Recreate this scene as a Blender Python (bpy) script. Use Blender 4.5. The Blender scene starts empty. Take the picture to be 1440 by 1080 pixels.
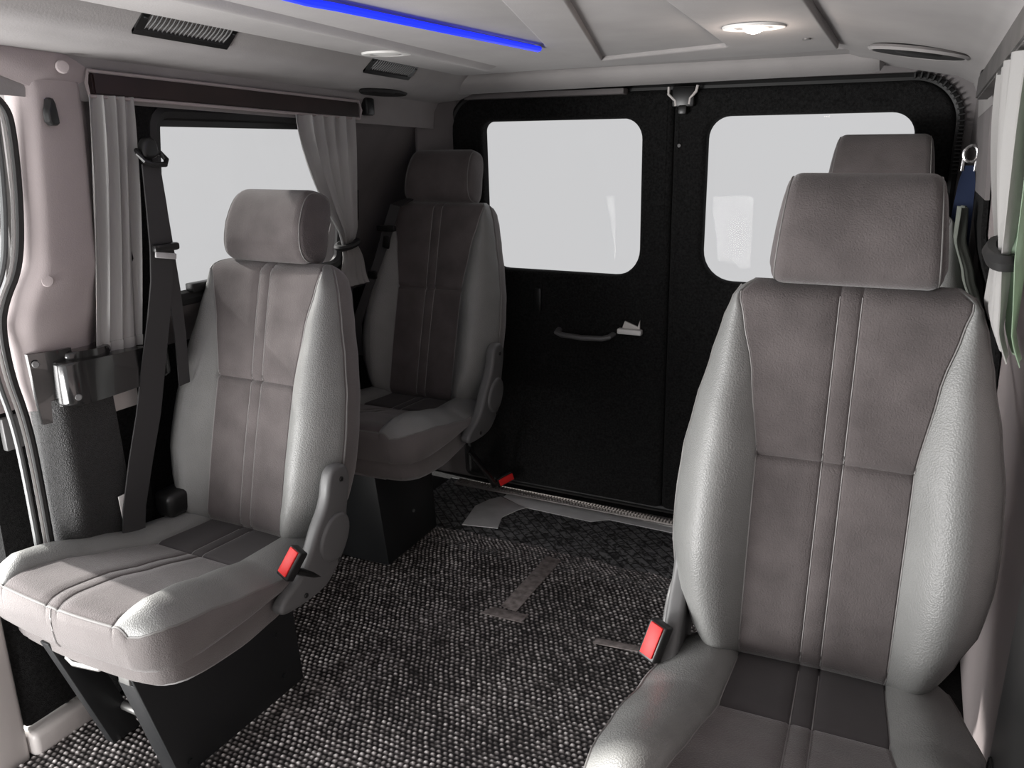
import bpy, bmesh, math, random
from mathutils import Vector, Matrix
C = bpy.context.scene.collection
S = bpy.context.scene
PI = math.pi
random.seed(7)

# ------------------------------------------------------------------ camera, world, lights
cam_d = bpy.data.cameras.new('camera'); cam = bpy.data.objects.new('camera', cam_d); C.objects.link(cam)
YAW, PITCH, ROLL = 0.4595, -0.2859, -0.0091
cy, sy = math.cos(YAW), math.sin(YAW)
fwd = Vector((-sy*math.cos(PITCH), cy*math.cos(PITCH), math.sin(PITCH)))
rt = Vector((cy, sy, 0)); up = rt.cross(fwd)
r2 = math.cos(ROLL)*rt + math.sin(ROLL)*up
u2 = -math.sin(ROLL)*rt + math.cos(ROLL)*up
M = Matrix((r2, u2, -fwd)).transposed().to_4x4(); M.translation = Vector((0, 0, 1.191))
cam.matrix_world = M
cam_d.sensor_width = 36; cam_d.lens = 1134.7/1440*36; cam_d.clip_start = .02
S.camera = cam
S.view_settings.view_transform = 'Standard'; S.view_settings.look = 'None'
S.view_settings.exposure = 0.0; S.view_settings.gamma = 1; S.view_settings.use_curve_mapping = False

SKY = 1.18            # overcast daylight outside
TINT = 0.72           # privacy glass
w = bpy.data.worlds.new('daylight'); S.world = w; w.use_nodes = True
bg = w.node_tree.nodes['Background']; bg.inputs[0].default_value = (.985, .985, 1, 1); bg.inputs[1].default_value = SKY

def sun(name, d, e, ang, col=(1, .97, .93)):
    l = bpy.data.lights.new(name, 'SUN'); l.energy = e; l.angle = ang; l.color = col
    o = bpy.data.objects.new(name, l); C.objects.link(o)
    o.rotation_euler = Vector(d).to_track_quat('-Z', 'Y').to_euler(); return o
sun('sun', (.80, -.045, -.50), 8.5, .03)
def area(name, loc, d, sx, sy_, e, col=(1, 1, 1)):
    l = bpy.data.lights.new(name, 'AREA'); l.shape = 'RECTANGLE'; l.size = sx; l.size_y = sy_; l.energy = e; l.color = col
    o = bpy.data.objects.new(name, l); C.objects.link(o); o.location = loc
    o.rotation_euler = Vector(d).to_track_quat('-Z', 'Y').to_euler(); return o
area('daylight_through_side_door', (-2.2, .25, .75), (1, .30, .02), 1.2, 1.4, 38, (1, .985, .97))
area('added_fill_front_left', (-1.75, -.45, .25), (.32, 1, .50), .8, .7, 58, (1, .985, .975))  # added fill lamp, aimed up to brighten the left headliner and pillar

# ------------------------------------------------------------------ materials
def mat(name, col, rough=.6, spec=.5, metal=0, bump=None, mottle=None, sheen=0, coat=0, emit=None, trans=0, subs=0):
    """bump=(kind, scale, strength, distance); mottle=(scale, amount)"""
    m = bpy.data.materials.new(name); m.use_nodes = True
    nt = m.node_tree; N = nt.nodes; L = nt.links; b = N['Principled BSDF']
    if isinstance(col, (int, float)): col = (col, col, col)
    b.inputs['Base Color'].default_value = (*col, 1); b.inputs['Roughness'].default_value = rough
    b.inputs['Specular IOR Level'].default_value = spec; b.inputs['Metallic'].default_value = metal
    b.inputs['Sheen Weight'].default_value = sheen; b.inputs['Sheen Roughness'].default_value = .4
    b.inputs['Coat Weight'].default_value = coat
    if emit: b.inputs['Emission Color'].default_value = (*emit[0], 1); b.inputs['Emission Strength'].default_value = emit[1]
    tc = N.new('ShaderNodeTexCoord')
    if mottle:
        n = N.new('ShaderNodeTexNoise'); n.inputs['Scale'].default_value = mottle[0]; n.inputs['Detail'].default_value = 6
        L.new(tc.outputs['Object'], n.inputs['Vector'])
        mr = N.new('ShaderNodeMapRange'); mr.inputs['From Min'].default_value = .3; mr.inputs['From Max'].default_value = .7
        mr.inputs['To Min'].default_value = 1-mottle[1]; mr.inputs['To Max'].default_value = 1+mottle[1]
        L.new(n.outputs['Fac'], mr.inputs['Value'])
        mx = N.new('ShaderNodeVectorMath'); mx.operation = 'SCALE'; mx.inputs[0].default_value = col
        L.new(mr.outputs[0], mx.inputs['Scale']); L.new(mx.outputs[0], b.inputs['Base Color'])
    if bump:
        kind, sc, st, di = bump
        if kind == 'voronoi':
            t = N.new('ShaderNodeTexVoronoi'); t.inputs['Scale'].default_value = sc; o = t.outputs['Distance']
        else:
            t = N.new('ShaderNodeTexNoise'); t.inputs['Scale'].default_value = sc; t.inputs['Detail'].default_value = 4; o = t.outputs['Fac']
        L.new(tc.outputs['Object'], t.inputs['Vector'])
        bp = N.new('ShaderNodeBump'); bp.inputs['Strength'].default_value = st; bp.inputs['Distance'].default_value = di
        L.new(o, bp.inputs['Height']); L.new(bp.outputs[0], b.inputs['Normal'])
    return m

M_ = {}
M_['leather'] = mat('grey_leather', (.212, .214, .208), .42, .5, bump=('voronoi', 380, .5, .0010), mottle=(14, .07))
M_['velour'] = mat('grey_velour', (.108, .095, .094), .9, .2, bump=('noise', 420, .8, .0016), mottle=(13, .20), sheen=.35)
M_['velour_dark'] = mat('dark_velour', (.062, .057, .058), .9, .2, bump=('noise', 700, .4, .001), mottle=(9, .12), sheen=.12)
M_['velour_side'] = mat('side_velour', (.150, .137, .134), .9, .2, bump=('noise', 420, .7, .0015), mottle=(8, .12), sheen=.3)
M_['thread'] = mat('pale_seam_thread', (.27, .26, .255), .6)
M_['piping'] = mat('seam_piping', (.17, .165, .16), .6)
M_['plastic_grey'] = mat('grey_plastic', (.12, .12, .12), .42, .5, bump=('noise', 900, .2, .0005))
M_['plastic_black'] = mat('black_plastic', .012, .35)
M_['rubber'] = mat('black_rubber', .014, .55)
M_['red'] = mat('red_button', (.72, .015, .015), .5, emit=None)
M_['steel_dark'] = mat('dark_painted_steel', (.012, .013, .014), .42, .5, bump=('noise', 60, .1, .001))
M_['steel'] = mat('bare_steel', (.32, .32, .31), .4, metal=.8)
M_['chrome'] = mat('chrome', (.7, .7, .7), .2, metal=1)
M_['headliner'] = mat('headliner_suede', (.315, .302, .298), .92, .2, bump=('noise', 260, .35, .001), mottle=(5, .10), sheen=.1)
M_['trim_taupe'] = mat('taupe_suede_trim', (.42, .372, .370), .88, .2, bump=('noise', 420, .35, .001), mottle=(4, .07), sheen=.1)
M_['wall_grey'] = mat('wall_lining', (.20, .187, .187), .9, .2, bump=('noise', 300, .3, .001), mottle=(5, .12))
M_['carpet_black'] = mat('black_carpet', .0095, .95, .25, bump=('noise', 480, 1, .003), mottle=(160, .75), sheen=.015)
M_['vinyl_black'] = mat('gloss_black_vinyl', .012, .2, .6, coat=.5)
M_['wood'] = mat('dark_wood', (.028, .016, .015), .32, .4, bump=('noise', 40, .1, .001), mottle=(10, .3))
M_['wood_grey'] = mat('grey_wood', (.075, .072, .070), .5, .4, bump=('noise', 60, .15, .001), mottle=(14, .3))
M_['belt'] = mat('belt_webbing', (.045, .044, .045), .65, .4, bump=('noise', 500, .3, .0006))
M_['belt_blue'] = mat('blue_webbing', (.008, .018, .055), .7, .3, bump=('noise', 500, .3, .0006))
M_['white_paint'] = mat('white_paint', (.62, .59, .57), .35)
M_['white_plastic'] = mat('white_plastic', (.75, .74, .72), .5)
M_['seal_light'] = mat('pale_seal', (.40, .39, .38), .6)
M_['seal_grey'] = mat('grey_seal', (.09, .095, .095), .4)
M_['blue_led'] = mat('blue_led', (.02, .04, .6), .4, emit=((.012, .03, 1.0), 1.0))
M_['bulb'] = mat('lit_bulb', (1, 1, 1), .4, emit=((1, .86, .78), 14))
M_['sill'] = mat('sill_metal', (.26, .24, .23), .5, metal=.3)
M_['louvre'] = mat('dark_louvre_plastic', .045, .5)
M_['pillar_carpet'] = mat('pillar_carpet', .018, .45, .6, bump=('noise', 420, 1, .003), mottle=(160, .6), sheen=.04)
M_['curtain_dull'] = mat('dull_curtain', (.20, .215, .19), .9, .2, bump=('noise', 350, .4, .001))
M_['dark'] = mat('speaker_dark', .012, .7)
M_['tape'] = mat('silver_tape', (.52, .52, .52), .5, .5, bump=('noise', 300, .2, .0005), mottle=(20, .1))
M_['worn'] = mat('worn_backing', (.27, .24, .23), .8, .3, mottle=(60, .4))

def curtain_mat(name, col, tcol, tr):
    m = bpy.data.materials.new(name); m.use_nodes = True
    nt = m.node_tree; N = nt.nodes; L = nt.links; b = N['Principled BSDF']
    b.inputs['Base Color'].default_value = (*col, 1); b.inputs['Roughness'].default_value = .9; b.inputs['Specular IOR Level'].default_value = .2
    t = N.new('ShaderNodeBsdfTranslucent'); t.inputs[0].default_value = (*tcol, 1)
    mx = N.new('ShaderNodeMixShader'); mx.inputs[0].default_value = tr
    L.new(b.outputs[0], mx.inputs[1]); L.new(t.outputs[0], mx.inputs[2]); L.new(mx.outputs[0], N['Material Output'].inputs[0])
    tc = N.new('ShaderNodeTexCoord'); n = N.new('ShaderNodeTexNoise'); n.inputs['Scale'].default_value = 350; L.new(tc.outputs['Object'], n.inputs['Vector'])
    bp = N.new('ShaderNodeBump'); bp.inputs['Strength'].default_value = .4; bp.inputs['Distance'].default_value = .001
    L.new(n.outputs['Fac'], bp.inputs['Height']); L.new(bp.outputs[0], b.inputs['Normal'])
    return m
M_['curtain'] = curtain_mat('grey_curtain', (.50, .495, .485), (.4, .4, .4), .25)
M_['curtain_green_lit'] = curtain_mat('green_lit_curtain', (.36, .46, .35), (.4, .56, .38), .4)  # green of light passing through the cloth, put into the colour
M_['curtain_pale'] = curtain_mat('pale_curtain', (.5, .49, .48), (.45, .45, .43), .35)

def glass_mat():
    m = bpy.data.materials.new('tinted_glass'); m.use_nodes = True
    nt = m.node_tree; N = nt.nodes; L = nt.links; N.remove(N['Principled BSDF'])
    t = N.new('ShaderNodeBsdfTransparent'); t.inputs[0].default_value = (TINT, TINT, TINT, 1)
    g = N.new('ShaderNodeBsdfGlossy'); g.inputs['Roughness'].default_value = .02; g.inputs[0].default_value = (.6, .6, .6, 1)
    f = N.new('ShaderNodeFresnel'); f.inputs[0].default_value = 1.15
    mx = N.new('ShaderNodeMixShader'); L.new(f.outputs[0], mx.inputs[0]); L.new(t.outputs[0], mx.inputs[1]); L.new(g.outputs[0], mx.inputs[2])
    L.new(mx.outputs[0], N['Material Output'].inputs[0]); return m
M_['glass'] = glass_mat()

def weave_mat():
    m = bpy.data.materials.new('woven_loop_mat'); m.use_nodes = True
    nt = m.node_tree; N = nt.nodes; L = nt.links; b = N['Principled BSDF']
    tc = N.new('ShaderNodeTexCoord'); n = N.new('ShaderNodeTexNoise'); n.inputs['Scale'].default_value = 90; n.inputs['Detail'].default_value = 3
    L.new(tc.outputs['Object'], n.inputs['Vector'])
    n2 = N.new('ShaderNodeTexNoise'); n2.inputs['Scale'].default_value = 6; n2.inputs['Detail'].default_value = 4
    L.new(tc.outputs['Object'], n2.inputs['Vector'])
    at = N.new('ShaderNodeAttribute'); at.attribute_name = 'loop_height'
    # yarn colour: dark warp between, grey yarn on the loop heads, flecked by noise
    mth = N.new('ShaderNodeMath'); mth.operation = 'MULTIPLY_ADD'; mth.inputs[1].default_value = .9; mth.inputs[2].default_value = -.45
    L.new(n.outputs['Fac'], mth.inputs[0])
    ad = N.new('ShaderNodeMath'); ad.operation = 'ADD'; L.new(mth.outputs[0], ad.inputs[0]); L.new(at.outputs['Fac'], ad.inputs[1])
    m3 = N.new('ShaderNodeMath'); m3.operation = 'MULTIPLY_ADD'; m3.inputs[1].default_value = .5; m3.inputs[2].default_value = -.25
    L.new(n2.outputs['Fac'], m3.inputs[0])
    a2 = N.new('ShaderNodeMath'); a2.operation = 'ADD'; L.new(ad.outputs[0], a2.inputs[0]); L.new(m3.outputs[0], a2.inputs[1])
    cr = N.new('ShaderNodeValToRGB'); e = cr.color_ramp.elements
    e[0].position = .30; e[0].color = (.02, .018, .018, 1); e[1].position = .95; e[1].color = (.62, .59, .58, 1)
    x = cr.color_ramp.elements.new(.62); x.color = (.17, .155, .15, 1)
    L.new(a2.outputs[0], cr.inputs[0]); L.new(cr.outputs[0], b.inputs['Base Color'])
    b.inputs['Roughness'].default_value = .5; b.inputs['Specular IOR Level'].default_value = .5
    return m
M_['weave'] = weave_mat()

def pattern_carpet():
    m = bpy.data.materials.new('leaf_pattern_carpet'); m.use_nodes = True
    nt = m.node_tree; N = nt.nodes; L = nt.links; b = N['Principled BSDF']
    tc = N.new('ShaderNodeTexCoord')
    mp = N.new('ShaderNodeMapping'); mp.inputs['Rotation'].default_value = (0, 0, .75)
    L.new(tc.outputs['Object'], mp.inputs[0])
    br = N.new('ShaderNodeTexBrick'); br.inputs['Scale'].default_value = 9; br.inputs['Mortar Size'].default_value = .022
    br.inputs['Color1'].default_value = (.105, .105, .107, 1); br.inputs['Color2'].default_value = (.082, .082, .084, 1); br.inputs['Mortar'].default_value = (.018, .018, .018, 1)
    L.new(mp.outputs[0], br.inputs['Vector'])
    n = N.new('ShaderNodeTexNoise'); n.inputs['Scale'].default_value = 38; n.inputs['Detail'].default_value = 5; n.inputs['Distortion'].default_value = 1.5
    L.new(tc.outputs['Object'], n.inputs['Vector'])
    cr = N.new('ShaderNodeValToRGB'); e = cr.color_ramp.elements; e[0].position = .40; e[0].color = (.30, .30, .30, 1); e[1].position = .56; e[1].color = (1.9, 1.9, 1.9, 1)
    L.new(n.outputs['Fac'], cr.inputs[0])
    mu = N.new('ShaderNodeMix'); mu.data_type = 'RGBA'; mu.blend_type = 'MULTIPLY'; mu.inputs[0].default_value = 1
    L.new(br.outputs['Color'], mu.inputs[6]); L.new(cr.outputs[0], mu.inputs[7]); L.new(mu.outputs[2], b.inputs['Base Color'])
    b.inputs['Roughness'].default_value = .85
    bp = N.new('ShaderNodeBump'); bp.inputs['Strength'].default_value = .6; bp.inputs['Distance'].default_value = .002
    L.new(n.outputs['Fac'], bp.inputs['Height']); L.new(bp.outputs[0], b.inputs['Normal'])
    return m
M_['pattern'] = pattern_carpet()

# ------------------------------------------------------------------ mesh helpers
def link(name, me, m, parent=None, smooth=True, angle=35):
    if m is not None:
        if isinstance(m, str): m = M_[m]
        me.materials.clear(); me.materials.append(m)
    for f in me.polygons: f.use_smooth = smooth
    if smooth and angle is not None:
        bm = bmesh.new(); bm.from_mesh(me); a = math.radians(angle)
        for e in bm.edges:
            if len(e.link_faces) == 2 and e.calc_face_angle(0) > a: e.smooth = False
        bm.to_mesh(me); bm.free()
    o = bpy.data.objects.new(name, me); C.objects.link(o)
    if parent is not None: o.parent = parent
    return o
def mesh(name, V, F, m, parent=None, smooth=True, angle=35, merge=False):
    me = bpy.data.meshes.new(name); me.from_pydata([tuple(v) for v in V], [], F)
    bm = bmesh.new(); bm.from_mesh(me)
    if merge: bmesh.ops.remove_doubles(bm, verts=bm.verts, dist=1e-5)
    bmesh.ops.recalc_face_normals(bm, faces=bm.faces); bm.to_mesh(me); bm.free()
    return link(name, me, m, parent, smooth, angle)
def bmobj(name, bm, m, parent=None, smooth=True, angle=35):
    bmesh.ops.recalc_face_normals(bm, faces=bm.faces)
    me = bpy.data.meshes.new(name); bm.to_mesh(me); bm.free(); return link(name, me, m, parent, smooth, angle)
def add_box(bm, lo, hi, bev=0, seg=2, mtx=None):
    r = bmesh.ops.create_cube(bm, size=1); vs = r['verts']
    lo = Vector(lo); hi = Vector(hi)
    for v in vs: v.co = Vector([lo[i]+(v.co[i]+.5)*(hi[i]-lo[i]) for i in range(3)])
    if bev:
        es = list({e for v in vs for e in v.link_edges})
        r2_ = bmesh.ops.bevel(bm, geom=es, offset=bev, segments=seg, profile=.5, affect='EDGES')
        vs = list({v for v in r2_['verts']} | {v for v in vs if v.is_valid})
    if mtx is not None:
        for v in vs: v.co = mtx @ v.co
    return vs
def box(name, lo, hi, m, parent=None, bev=.003, seg=2, mtx=None):
    bm = bmesh.new(); add_box(bm, lo, hi, bev, seg, mtx); return bmobj(name, bm, m, parent)
def add_tube(bm, pts, r, n=10, flat=1.0, closed=False, up0=(0, 0, 1)):
    pts = [Vector(p) for p in pts]; rings = []
    for i, p in enumerate(pts):
        a = pts[i-1] if (i > 0 or closed) else p; b = pts[(i+1) % len(pts)] if (i < len(pts)-1 or closed) else p
        t = (b-a).normalized(); s = t.cross(Vector(up0))
        if s.length < 1e-3: s = t.cross(Vector((1, 0, 0)))
        s.normalize(); u = s.cross(t)
        rr = r[i] if isinstance(r, (list, tuple)) else r
        rings.append([bm.verts.new(p + rr*(math.cos(2*PI*k/n)*s + flat*math.sin(2*PI*k/n)*u)) for k in range(n)])
    m_ = len(rings)
    for i in range(m_ if closed else m_-1):
        A, B = rings[i], rings[(i+1) % m_]
        for k in range(n): bm.faces.new((A[k], A[(k+1) % n], B[(k+1) % n], B[k]))
    if not closed: bm.faces.new(rings[0][::-1]); bm.faces.new(rings[-1])
def tube(name, pts, r, m, parent=None, n=10, flat=1.0, closed=False, up0=(0, 0, 1)):
    bm = bmesh.new(); add_tube(bm, pts, r, n, flat, closed, up0); return bmobj(name, bm, m, parent)
def cyl_bm(bm, c, ax, r, h, n=20, bev=0):
    ax = Vector(ax).normalized(); q = Vector((0, 0, 1)).rotation_difference(ax).to_matrix().to_4x4()
    prof = [(0, 0), (r-bev, 0), (r, bev), (r, h-bev), (r-bev, h), (0, h)] if bev else [(0, 0), (r, 0), (r, h), (0, h)]
    lathe_bm(bm, prof, Matrix.Translation(c) @ q, n)
def lathe_bm(bm, prof, mtx, n=24):
    rings = []
    for (r, z) in prof:
        if r < 1e-6: rings.append([bm.verts.new(mtx @ Vector((0, 0, z)))])
        else: rings.append([bm.verts.new(mtx @ Vector((r*math.cos(2*PI*k/n), r*math.sin(2*PI*k/n), z))) for k in range(n)])
    for A, B in zip(rings, rings[1:]):
        for k in range(n):
            k2 = (k+1) % n
            if len(A) == 1 and len(B) == 1: continue
            if len(A) == 1: bm.faces.new((A[0], B[k2], B[k]))
            elif len(B) == 1: bm.faces.new((A[k], A[k2], B[0]))
            else: bm.faces.new((A[k], A[k2], B[k2], B[k]))
def smooth_poly(pts, it=2):
    for _ in range(it):
        q = []
        for i in range(len(pts)):
            a = Vector(pts[i]); b = Vector(pts[(i+1) % len(pts)])
            q += [a*.75+b*.25, a*.25+b*.75]
        pts = q
    return pts
def rrect(x0, x1, z0, z1, r, n=7):
    if not isinstance(r, (list, tuple)): r = [r]*4   # BL BR TR TL
    P = []
    for (cx, cz, a0, rr) in ((x0+r[0], z0+r[0], PI, r[0]), (x1-r[1], z0+r[1], 1.5*PI, r[1]), (x1-r[2], z1-r[2], 0, r[2]), (x0+r[3], z1-r[3], .5*PI, r[3])):
        for k in range(n+1):
            a = a0 + k/n*PI/2; P.append((cx+rr*math.cos(a), cz+rr*math.sin(a)))
    return P
def plate(name, outer, holes, thick, bev, mtx, m, parent=None, res=2, smooth=True):
    """flat plate of an outline with holes, extruded and bevelled, local XY -> mtx"""
    cu = bpy.data.curves.new(name, 'CURVE'); cu.dimensions = '2D'; cu.fill_mode = 'BOTH'
    for poly in [outer]+list(holes):
        sp = cu.splines.new('POLY'); sp.points.add(len(poly)-1)
        for i, p in enumerate(poly): sp.points[i].co = (p[0], p[1], 0, 1)
        sp.use_cyclic_u = True
    cu.extrude = max(thick/2-bev, 1e-4); cu.bevel_depth = bev; cu.bevel_resolution = res; cu.offset = -bev
    t = bpy.data.objects.new('t', cu); C.objects.link(t)
    dg = bpy.context.evaluated_depsgraph_get(); dg.update()
    me = bpy.data.meshes.new_from_object(t.evaluated_get(dg)); bpy.data.objects.remove(t); bpy.data.curves.remove(cu)
    me.name = name; me.transform(mtx)
    bm = bmesh.new(); bm.from_mesh(me); bmesh.ops.remove_doubles(bm, verts=bm.verts, dist=1e-6); bmesh.ops.recalc_face_normals(bm, faces=bm.faces); bm.to_mesh(me); bm.free()
    return link(name, me, m, parent, smooth, 30)
def sheet(name, f, nu, nv, m, parent=None, thick=0, us=None, vs=None, skip=None, nrm=None, smooth=True):
    """grid surface f(u,v); with thick, a second layer offset by nrm(u,v)*thick and closed rims"""
    us = us or [i/nu for i in range(nu+1)]; vs = vs or [j/nv for j in range(nv+1)]
    nu = len(us)-1; nv = len(vs)-1
    V = [Vector(f(u, v)) for v in vs for u in us]; F = []
    keep = {(i, j) for i in range(nu) for j in range(nv) if not (skip and skip((us[i]+us[i+1])/2, (vs[j]+vs[j+1])/2))}
    idx = lambda i, j: j*(nu+1)+i
    for (i, j) in keep: F.append((idx(i, j), idx(i+1, j), idx(i+1, j+1), idx(i, j+1)))
    if thick:
        n0 = len(V)
        for v in vs:
            for u in us:
                if nrm: d = Vector(nrm(u, v))
                else:
                    e = 1e-3; P = Vector(f(u, v)); a = Vector(f(min(u+e, 1), v))-Vector(f(max(u-e, 0), v)); b = Vector(f(u, min(v+e, 1)))-Vector(f(u, max(v-e, 0)))
                    d = a.cross(b).normalized()
                V.append(Vector(f(u, v))+d*thick)
        for (i, j) in keep:
            F.append((n0+idx(i, j), n0+idx(i, j+1), n0+idx(i+1, j+1), n0+idx(i+1, j)))
            for (di, dj, a, b) in ((-1, 0, (i, j), (i, j+1)), (1, 0, (i+1, j), (i+1, j+1)), (0, -1, (i, j), (i+1, j)), (0, 1, (i, j+1), (i+1, j+1))):
                if (i+di, j+dj) not in keep:
                    A, B = idx(*a), idx(*b); F.append((A, B, B+n0, A+n0))
    return mesh(name, V, F, m, parent, smooth, 40)
def bm_empty(name, loc=(0, 0, 0), rz=0):
    o = bpy.data.objects.new(name, None); C.objects.link(o); o.location = loc; o.rotation_euler = (0, 0, rz); o.empty_display_size = .05; return o
def tag(o, label, cat, group=None, kind=None):
    o['label'] = label; o['category'] = cat
    if group: o['group'] = group
    if kind: o['kind'] = kind
    return o
def struct(o): o['kind'] = 'structure'; return o
def lerp_tab(x, T):
    if x <= T[0][0]: return T[0][1]
    for (a, b), (c, d) in zip(T, T[1:]):
        if x <= c:
            t = (x-a)/(c-a); t = t*t*(3-2*t)*.5+t*.5
            return b+(d-b)*t
    return T[-1][1]

# ------------------------------------------------------------------ van body
XC = -.66
def xl(z):   # inner face of the left wall
    T = [(0, -1.52), (.72, -1.503), (.82, -1.496), (.9, -1.468), (.98, -1.441), (1.3, -1.42), (1.5, -1.41)]
    return lerp_tab(z, T)
def xr(z): return 2*XC-xl(z)
def ceil_z(y): return 1.385+.025*(2.05-y)
YB = 2.455
# floor
fl = struct(box('floor', (-1.70, -1.1, -.06), (.24, 2.52, -.012), 'carpet_black', bev=.002))
# left wall: lining with a window opening
ys = [.96, 1.02, 1.08, 1.16, 1.225, 1.245, 1.35, 1.5, 1.65, 1.8, 1.885, 1.90, 1.93, 1.96, 2.0, 2.2, 2.44]
zs = [-.012, .1, .3, .5, .62, .72, .78, .82, .85, .87, .9, .94, .98, 1.05, 1.12, 1.2, 1.262, 1.28, 1.35, 1.45]
yy = [(y-.96)/1.48 for y in ys]; zz = [(z+.012)/1.462 for z in zs]
def rec(y, z): return max(.095*max(0, min(1, (y-1.18)/.06))*max(0, min(1, (.83-z)/.08)), .15*max(0, min(1, (y-1.92)/.12))*max(0, min(1, (1.30-z)/.26)))
wf = lambda u, v: (xl(-.012+v*1.462)-.02-rec(.96+u*1.48, -.012+v*1.462), .96+u*1.48, -.012+v*1.462)
hole = lambda u, v: 1.245 < .96+u*1.48 < 1.885 and .87 < -.012+v*1.462 < 1.262
wl = struct(sheet('wall_left', wf, 0, 0, 'wall_grey', thick=-.05, us=yy, vs=zz, skip=hole, nrm=lambda u, v: (1, 0, 0)))
# window frame + pane, left
def wall_pt(y, z, off=0): return (xl(z)+off, y, z)
bm = bmesh.new()
loop = rrect(1.240, 1.89, .862, 1.268, .035, 5)
add_tube(bm, [wall_pt(y, z, -.018) for y, z in [(a, b) for a, b in loop]], .018, 8, closed=True, up0=(1, 0, 0))
win1 = struct(bmobj('window_1', bm, 'rubber'))
sheet('window_pane', lambda u, v: (xl(.86+v*.41)-.045, 1.235+u*.66, .86+v*.41), 2, 8, 'glass', win1)
box('window_latch', (-1.50, 1.33, .875), (-1.475, 1.40, .895), 'plastic_black', win1, .003)
# black header between valence and glass
trim3 = struct(sheet('trim_3', lambda u, v: (xl(1.24+v*.06)-.015, 1.17+u*.75, 1.238+v*.07), 2, 3, 'plastic_black', thick=-.008, nrm=lambda u, v: (1, 0, 0)))
# dark upright beside the window, behind the belt
trim4 = struct(sheet('trim_4', lambda u, v: (xl(.78+v*.52)-.008, 1.14+u*.105, .78+v*.52), 4, 16, 'carpet_black', thick=-.01, nrm=lambda u, v: (1, 0, 0)))
# lower lining, dark
struct(sheet('trim_5', lambda u, v: (xl(v*.74)-.012-rec(1.05+u*1.39, v*.74), 1.05+u*1.39, v*.74), 32, 16, 'carpet_black', thick=-.01, nrm=lambda u, v: (1, 0, 0)))
# right wall
wr = struct(sheet('wall_right', lambda u, v: (xr(-.012+v*1.462)+.02, -1.1+u*3.54, -.012+v*1.462), 0, 0, 'trim_taupe', thick=.04, us=[i/10 for i in range(11)], vs=[k/18*1.04 for k in range(19)], nrm=lambda u, v: (1, 0, 0)))
# dark lining on the rear quarter of the right wall (behind the seats)
struct(sheet('trim_6', lambda u, v: (xr(v*1.12)+.006, 1.98+u*.455, v*1.12), 6, 20, 'carpet_black', thick=.01, nrm=lambda u, v: (1, 0, 0)))

struct(sheet('trim_25', lambda u, v: (xr(1.08+v*.27)+.004, 1.90+u*.535, 1.08+v*.27), 6, 8, 'wall_grey', thick=.008, nrm=lambda u, v: (1, 0, 0)))
# ---- rear wall: body frame around two doors
LEAN = -.0457
def rear_m(y=YB): # plate local (x, z, n) -> world; n positive toward the cabin
    return Matrix(((1, 0, 0, 0), (0, LEAN, -1, y+.032), (0, 1, 0, 0), (0, 0, 0, 1)))
door_out = lambda a, b, rl, rr_: rrect(a, b, .012, 1.345, [.02, .02, rr_, rl])
H = {1: (-1.293, -.757), 2: (-.565, -.029)}
d1 = struct(plate('door_1', door_out(-1.405, -.6615, .11, .015), [rrect(*H[1], .797, 1.269, [.07, .085, .06, .03], 8)], .06, .018, rear_m(), 'carpet_black', res=4))
d2 = struct(plate('door_2', door_out(-.6605, .062, .015, .11), [rrect(*H[2], .797, 1.269, [.09, .07, .06, .06], 8)], .06, .018, rear_m(), 'carpet_black', res=4))
for dd, k in ((d1, 1), (d2, 2)):
    a, b = H[k]
    plate('window_pane', rrect(a-.02, b+.02, .777, 1.289, .07), [], .004, .0005, rear_m(YB+.025), 'glass', dd)
    # swept carpet ledge below the glass
    pth = [(a+.005, YB-.035+LEAN*.1, .93)] + [(a+.0+.05*(1-math.cos(t*PI/2)), YB-.036, .81+.0*t-.02*math.sin(t*PI/2)) for t in (.3, .7, 1)]
# surround of body metal / lining
sur = struct(plate('wall_back', rrect(-1.68, .24, -.012, 1.5, .01), [rrect(-1.42, .077, .0, 1.36, [.02, .02, .12, .12], 10)], .05, .004, rear_m(YB+.02), 'wall_grey'))
struct(box('trim_24', (-.70, YB+.035, .0), (-.62, YB+.06, 1.36), 'rubber'))
# ribbed rubber seal round the door opening
seal_pts = [(x, YB-.01+LEAN*(z-.7), z) for x, z in rrect(-1.412, .070, .01, 1.352, [.02, .02, .115, .115], 14)]
bm = bmesh.new(); add_tube(bm, seal_pts, .011, 8, closed=True, up0=(0, 1, 0))
sl = bmobj('door_seal', bm, 'rubber', sur)
bm = bmesh.new()
for k in range(26):   # ribs on the visible corner
    a = k/25
    if a < .5: t = a/.5*PI/2; x, z = .070-.115+.115*math.sin(t), 1.352-.115+.115*math.cos(t)
    else: x, z = .070, 1.237-(a-.5)*.24
    add_box(bm, (-.004, -.012, -.0025), (.012, .012, .0025), .0008, 1, Matrix.Translation((x, YB-.016+LEAN*(z-.7), z)) @ Matrix.Rotation(0 if a >= .5 else t-PI/2, 4, 'Y'))
bmobj('seal_rib', bm, 'rubber', sl)['kind'] = 'stuff'

# D-pillar linings
struct(sheet('wall_back_left', lambda u, v: (-1.45+.045*u+.02*u*v, 2.27+.16*u, .86+v*.54), 6, 14, 'wall_grey', thick=.01, nrm=lambda u, v: (-1, .3, 0)))
struct(sheet('wall_back_right', lambda u, v: (.135-.035*u-.0*u*v, 2.22+.21*u, .0+v*1.40), 6, 14, 'wall_grey', thick=.01, nrm=lambda u, v: (1, .3, 0)))

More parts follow.
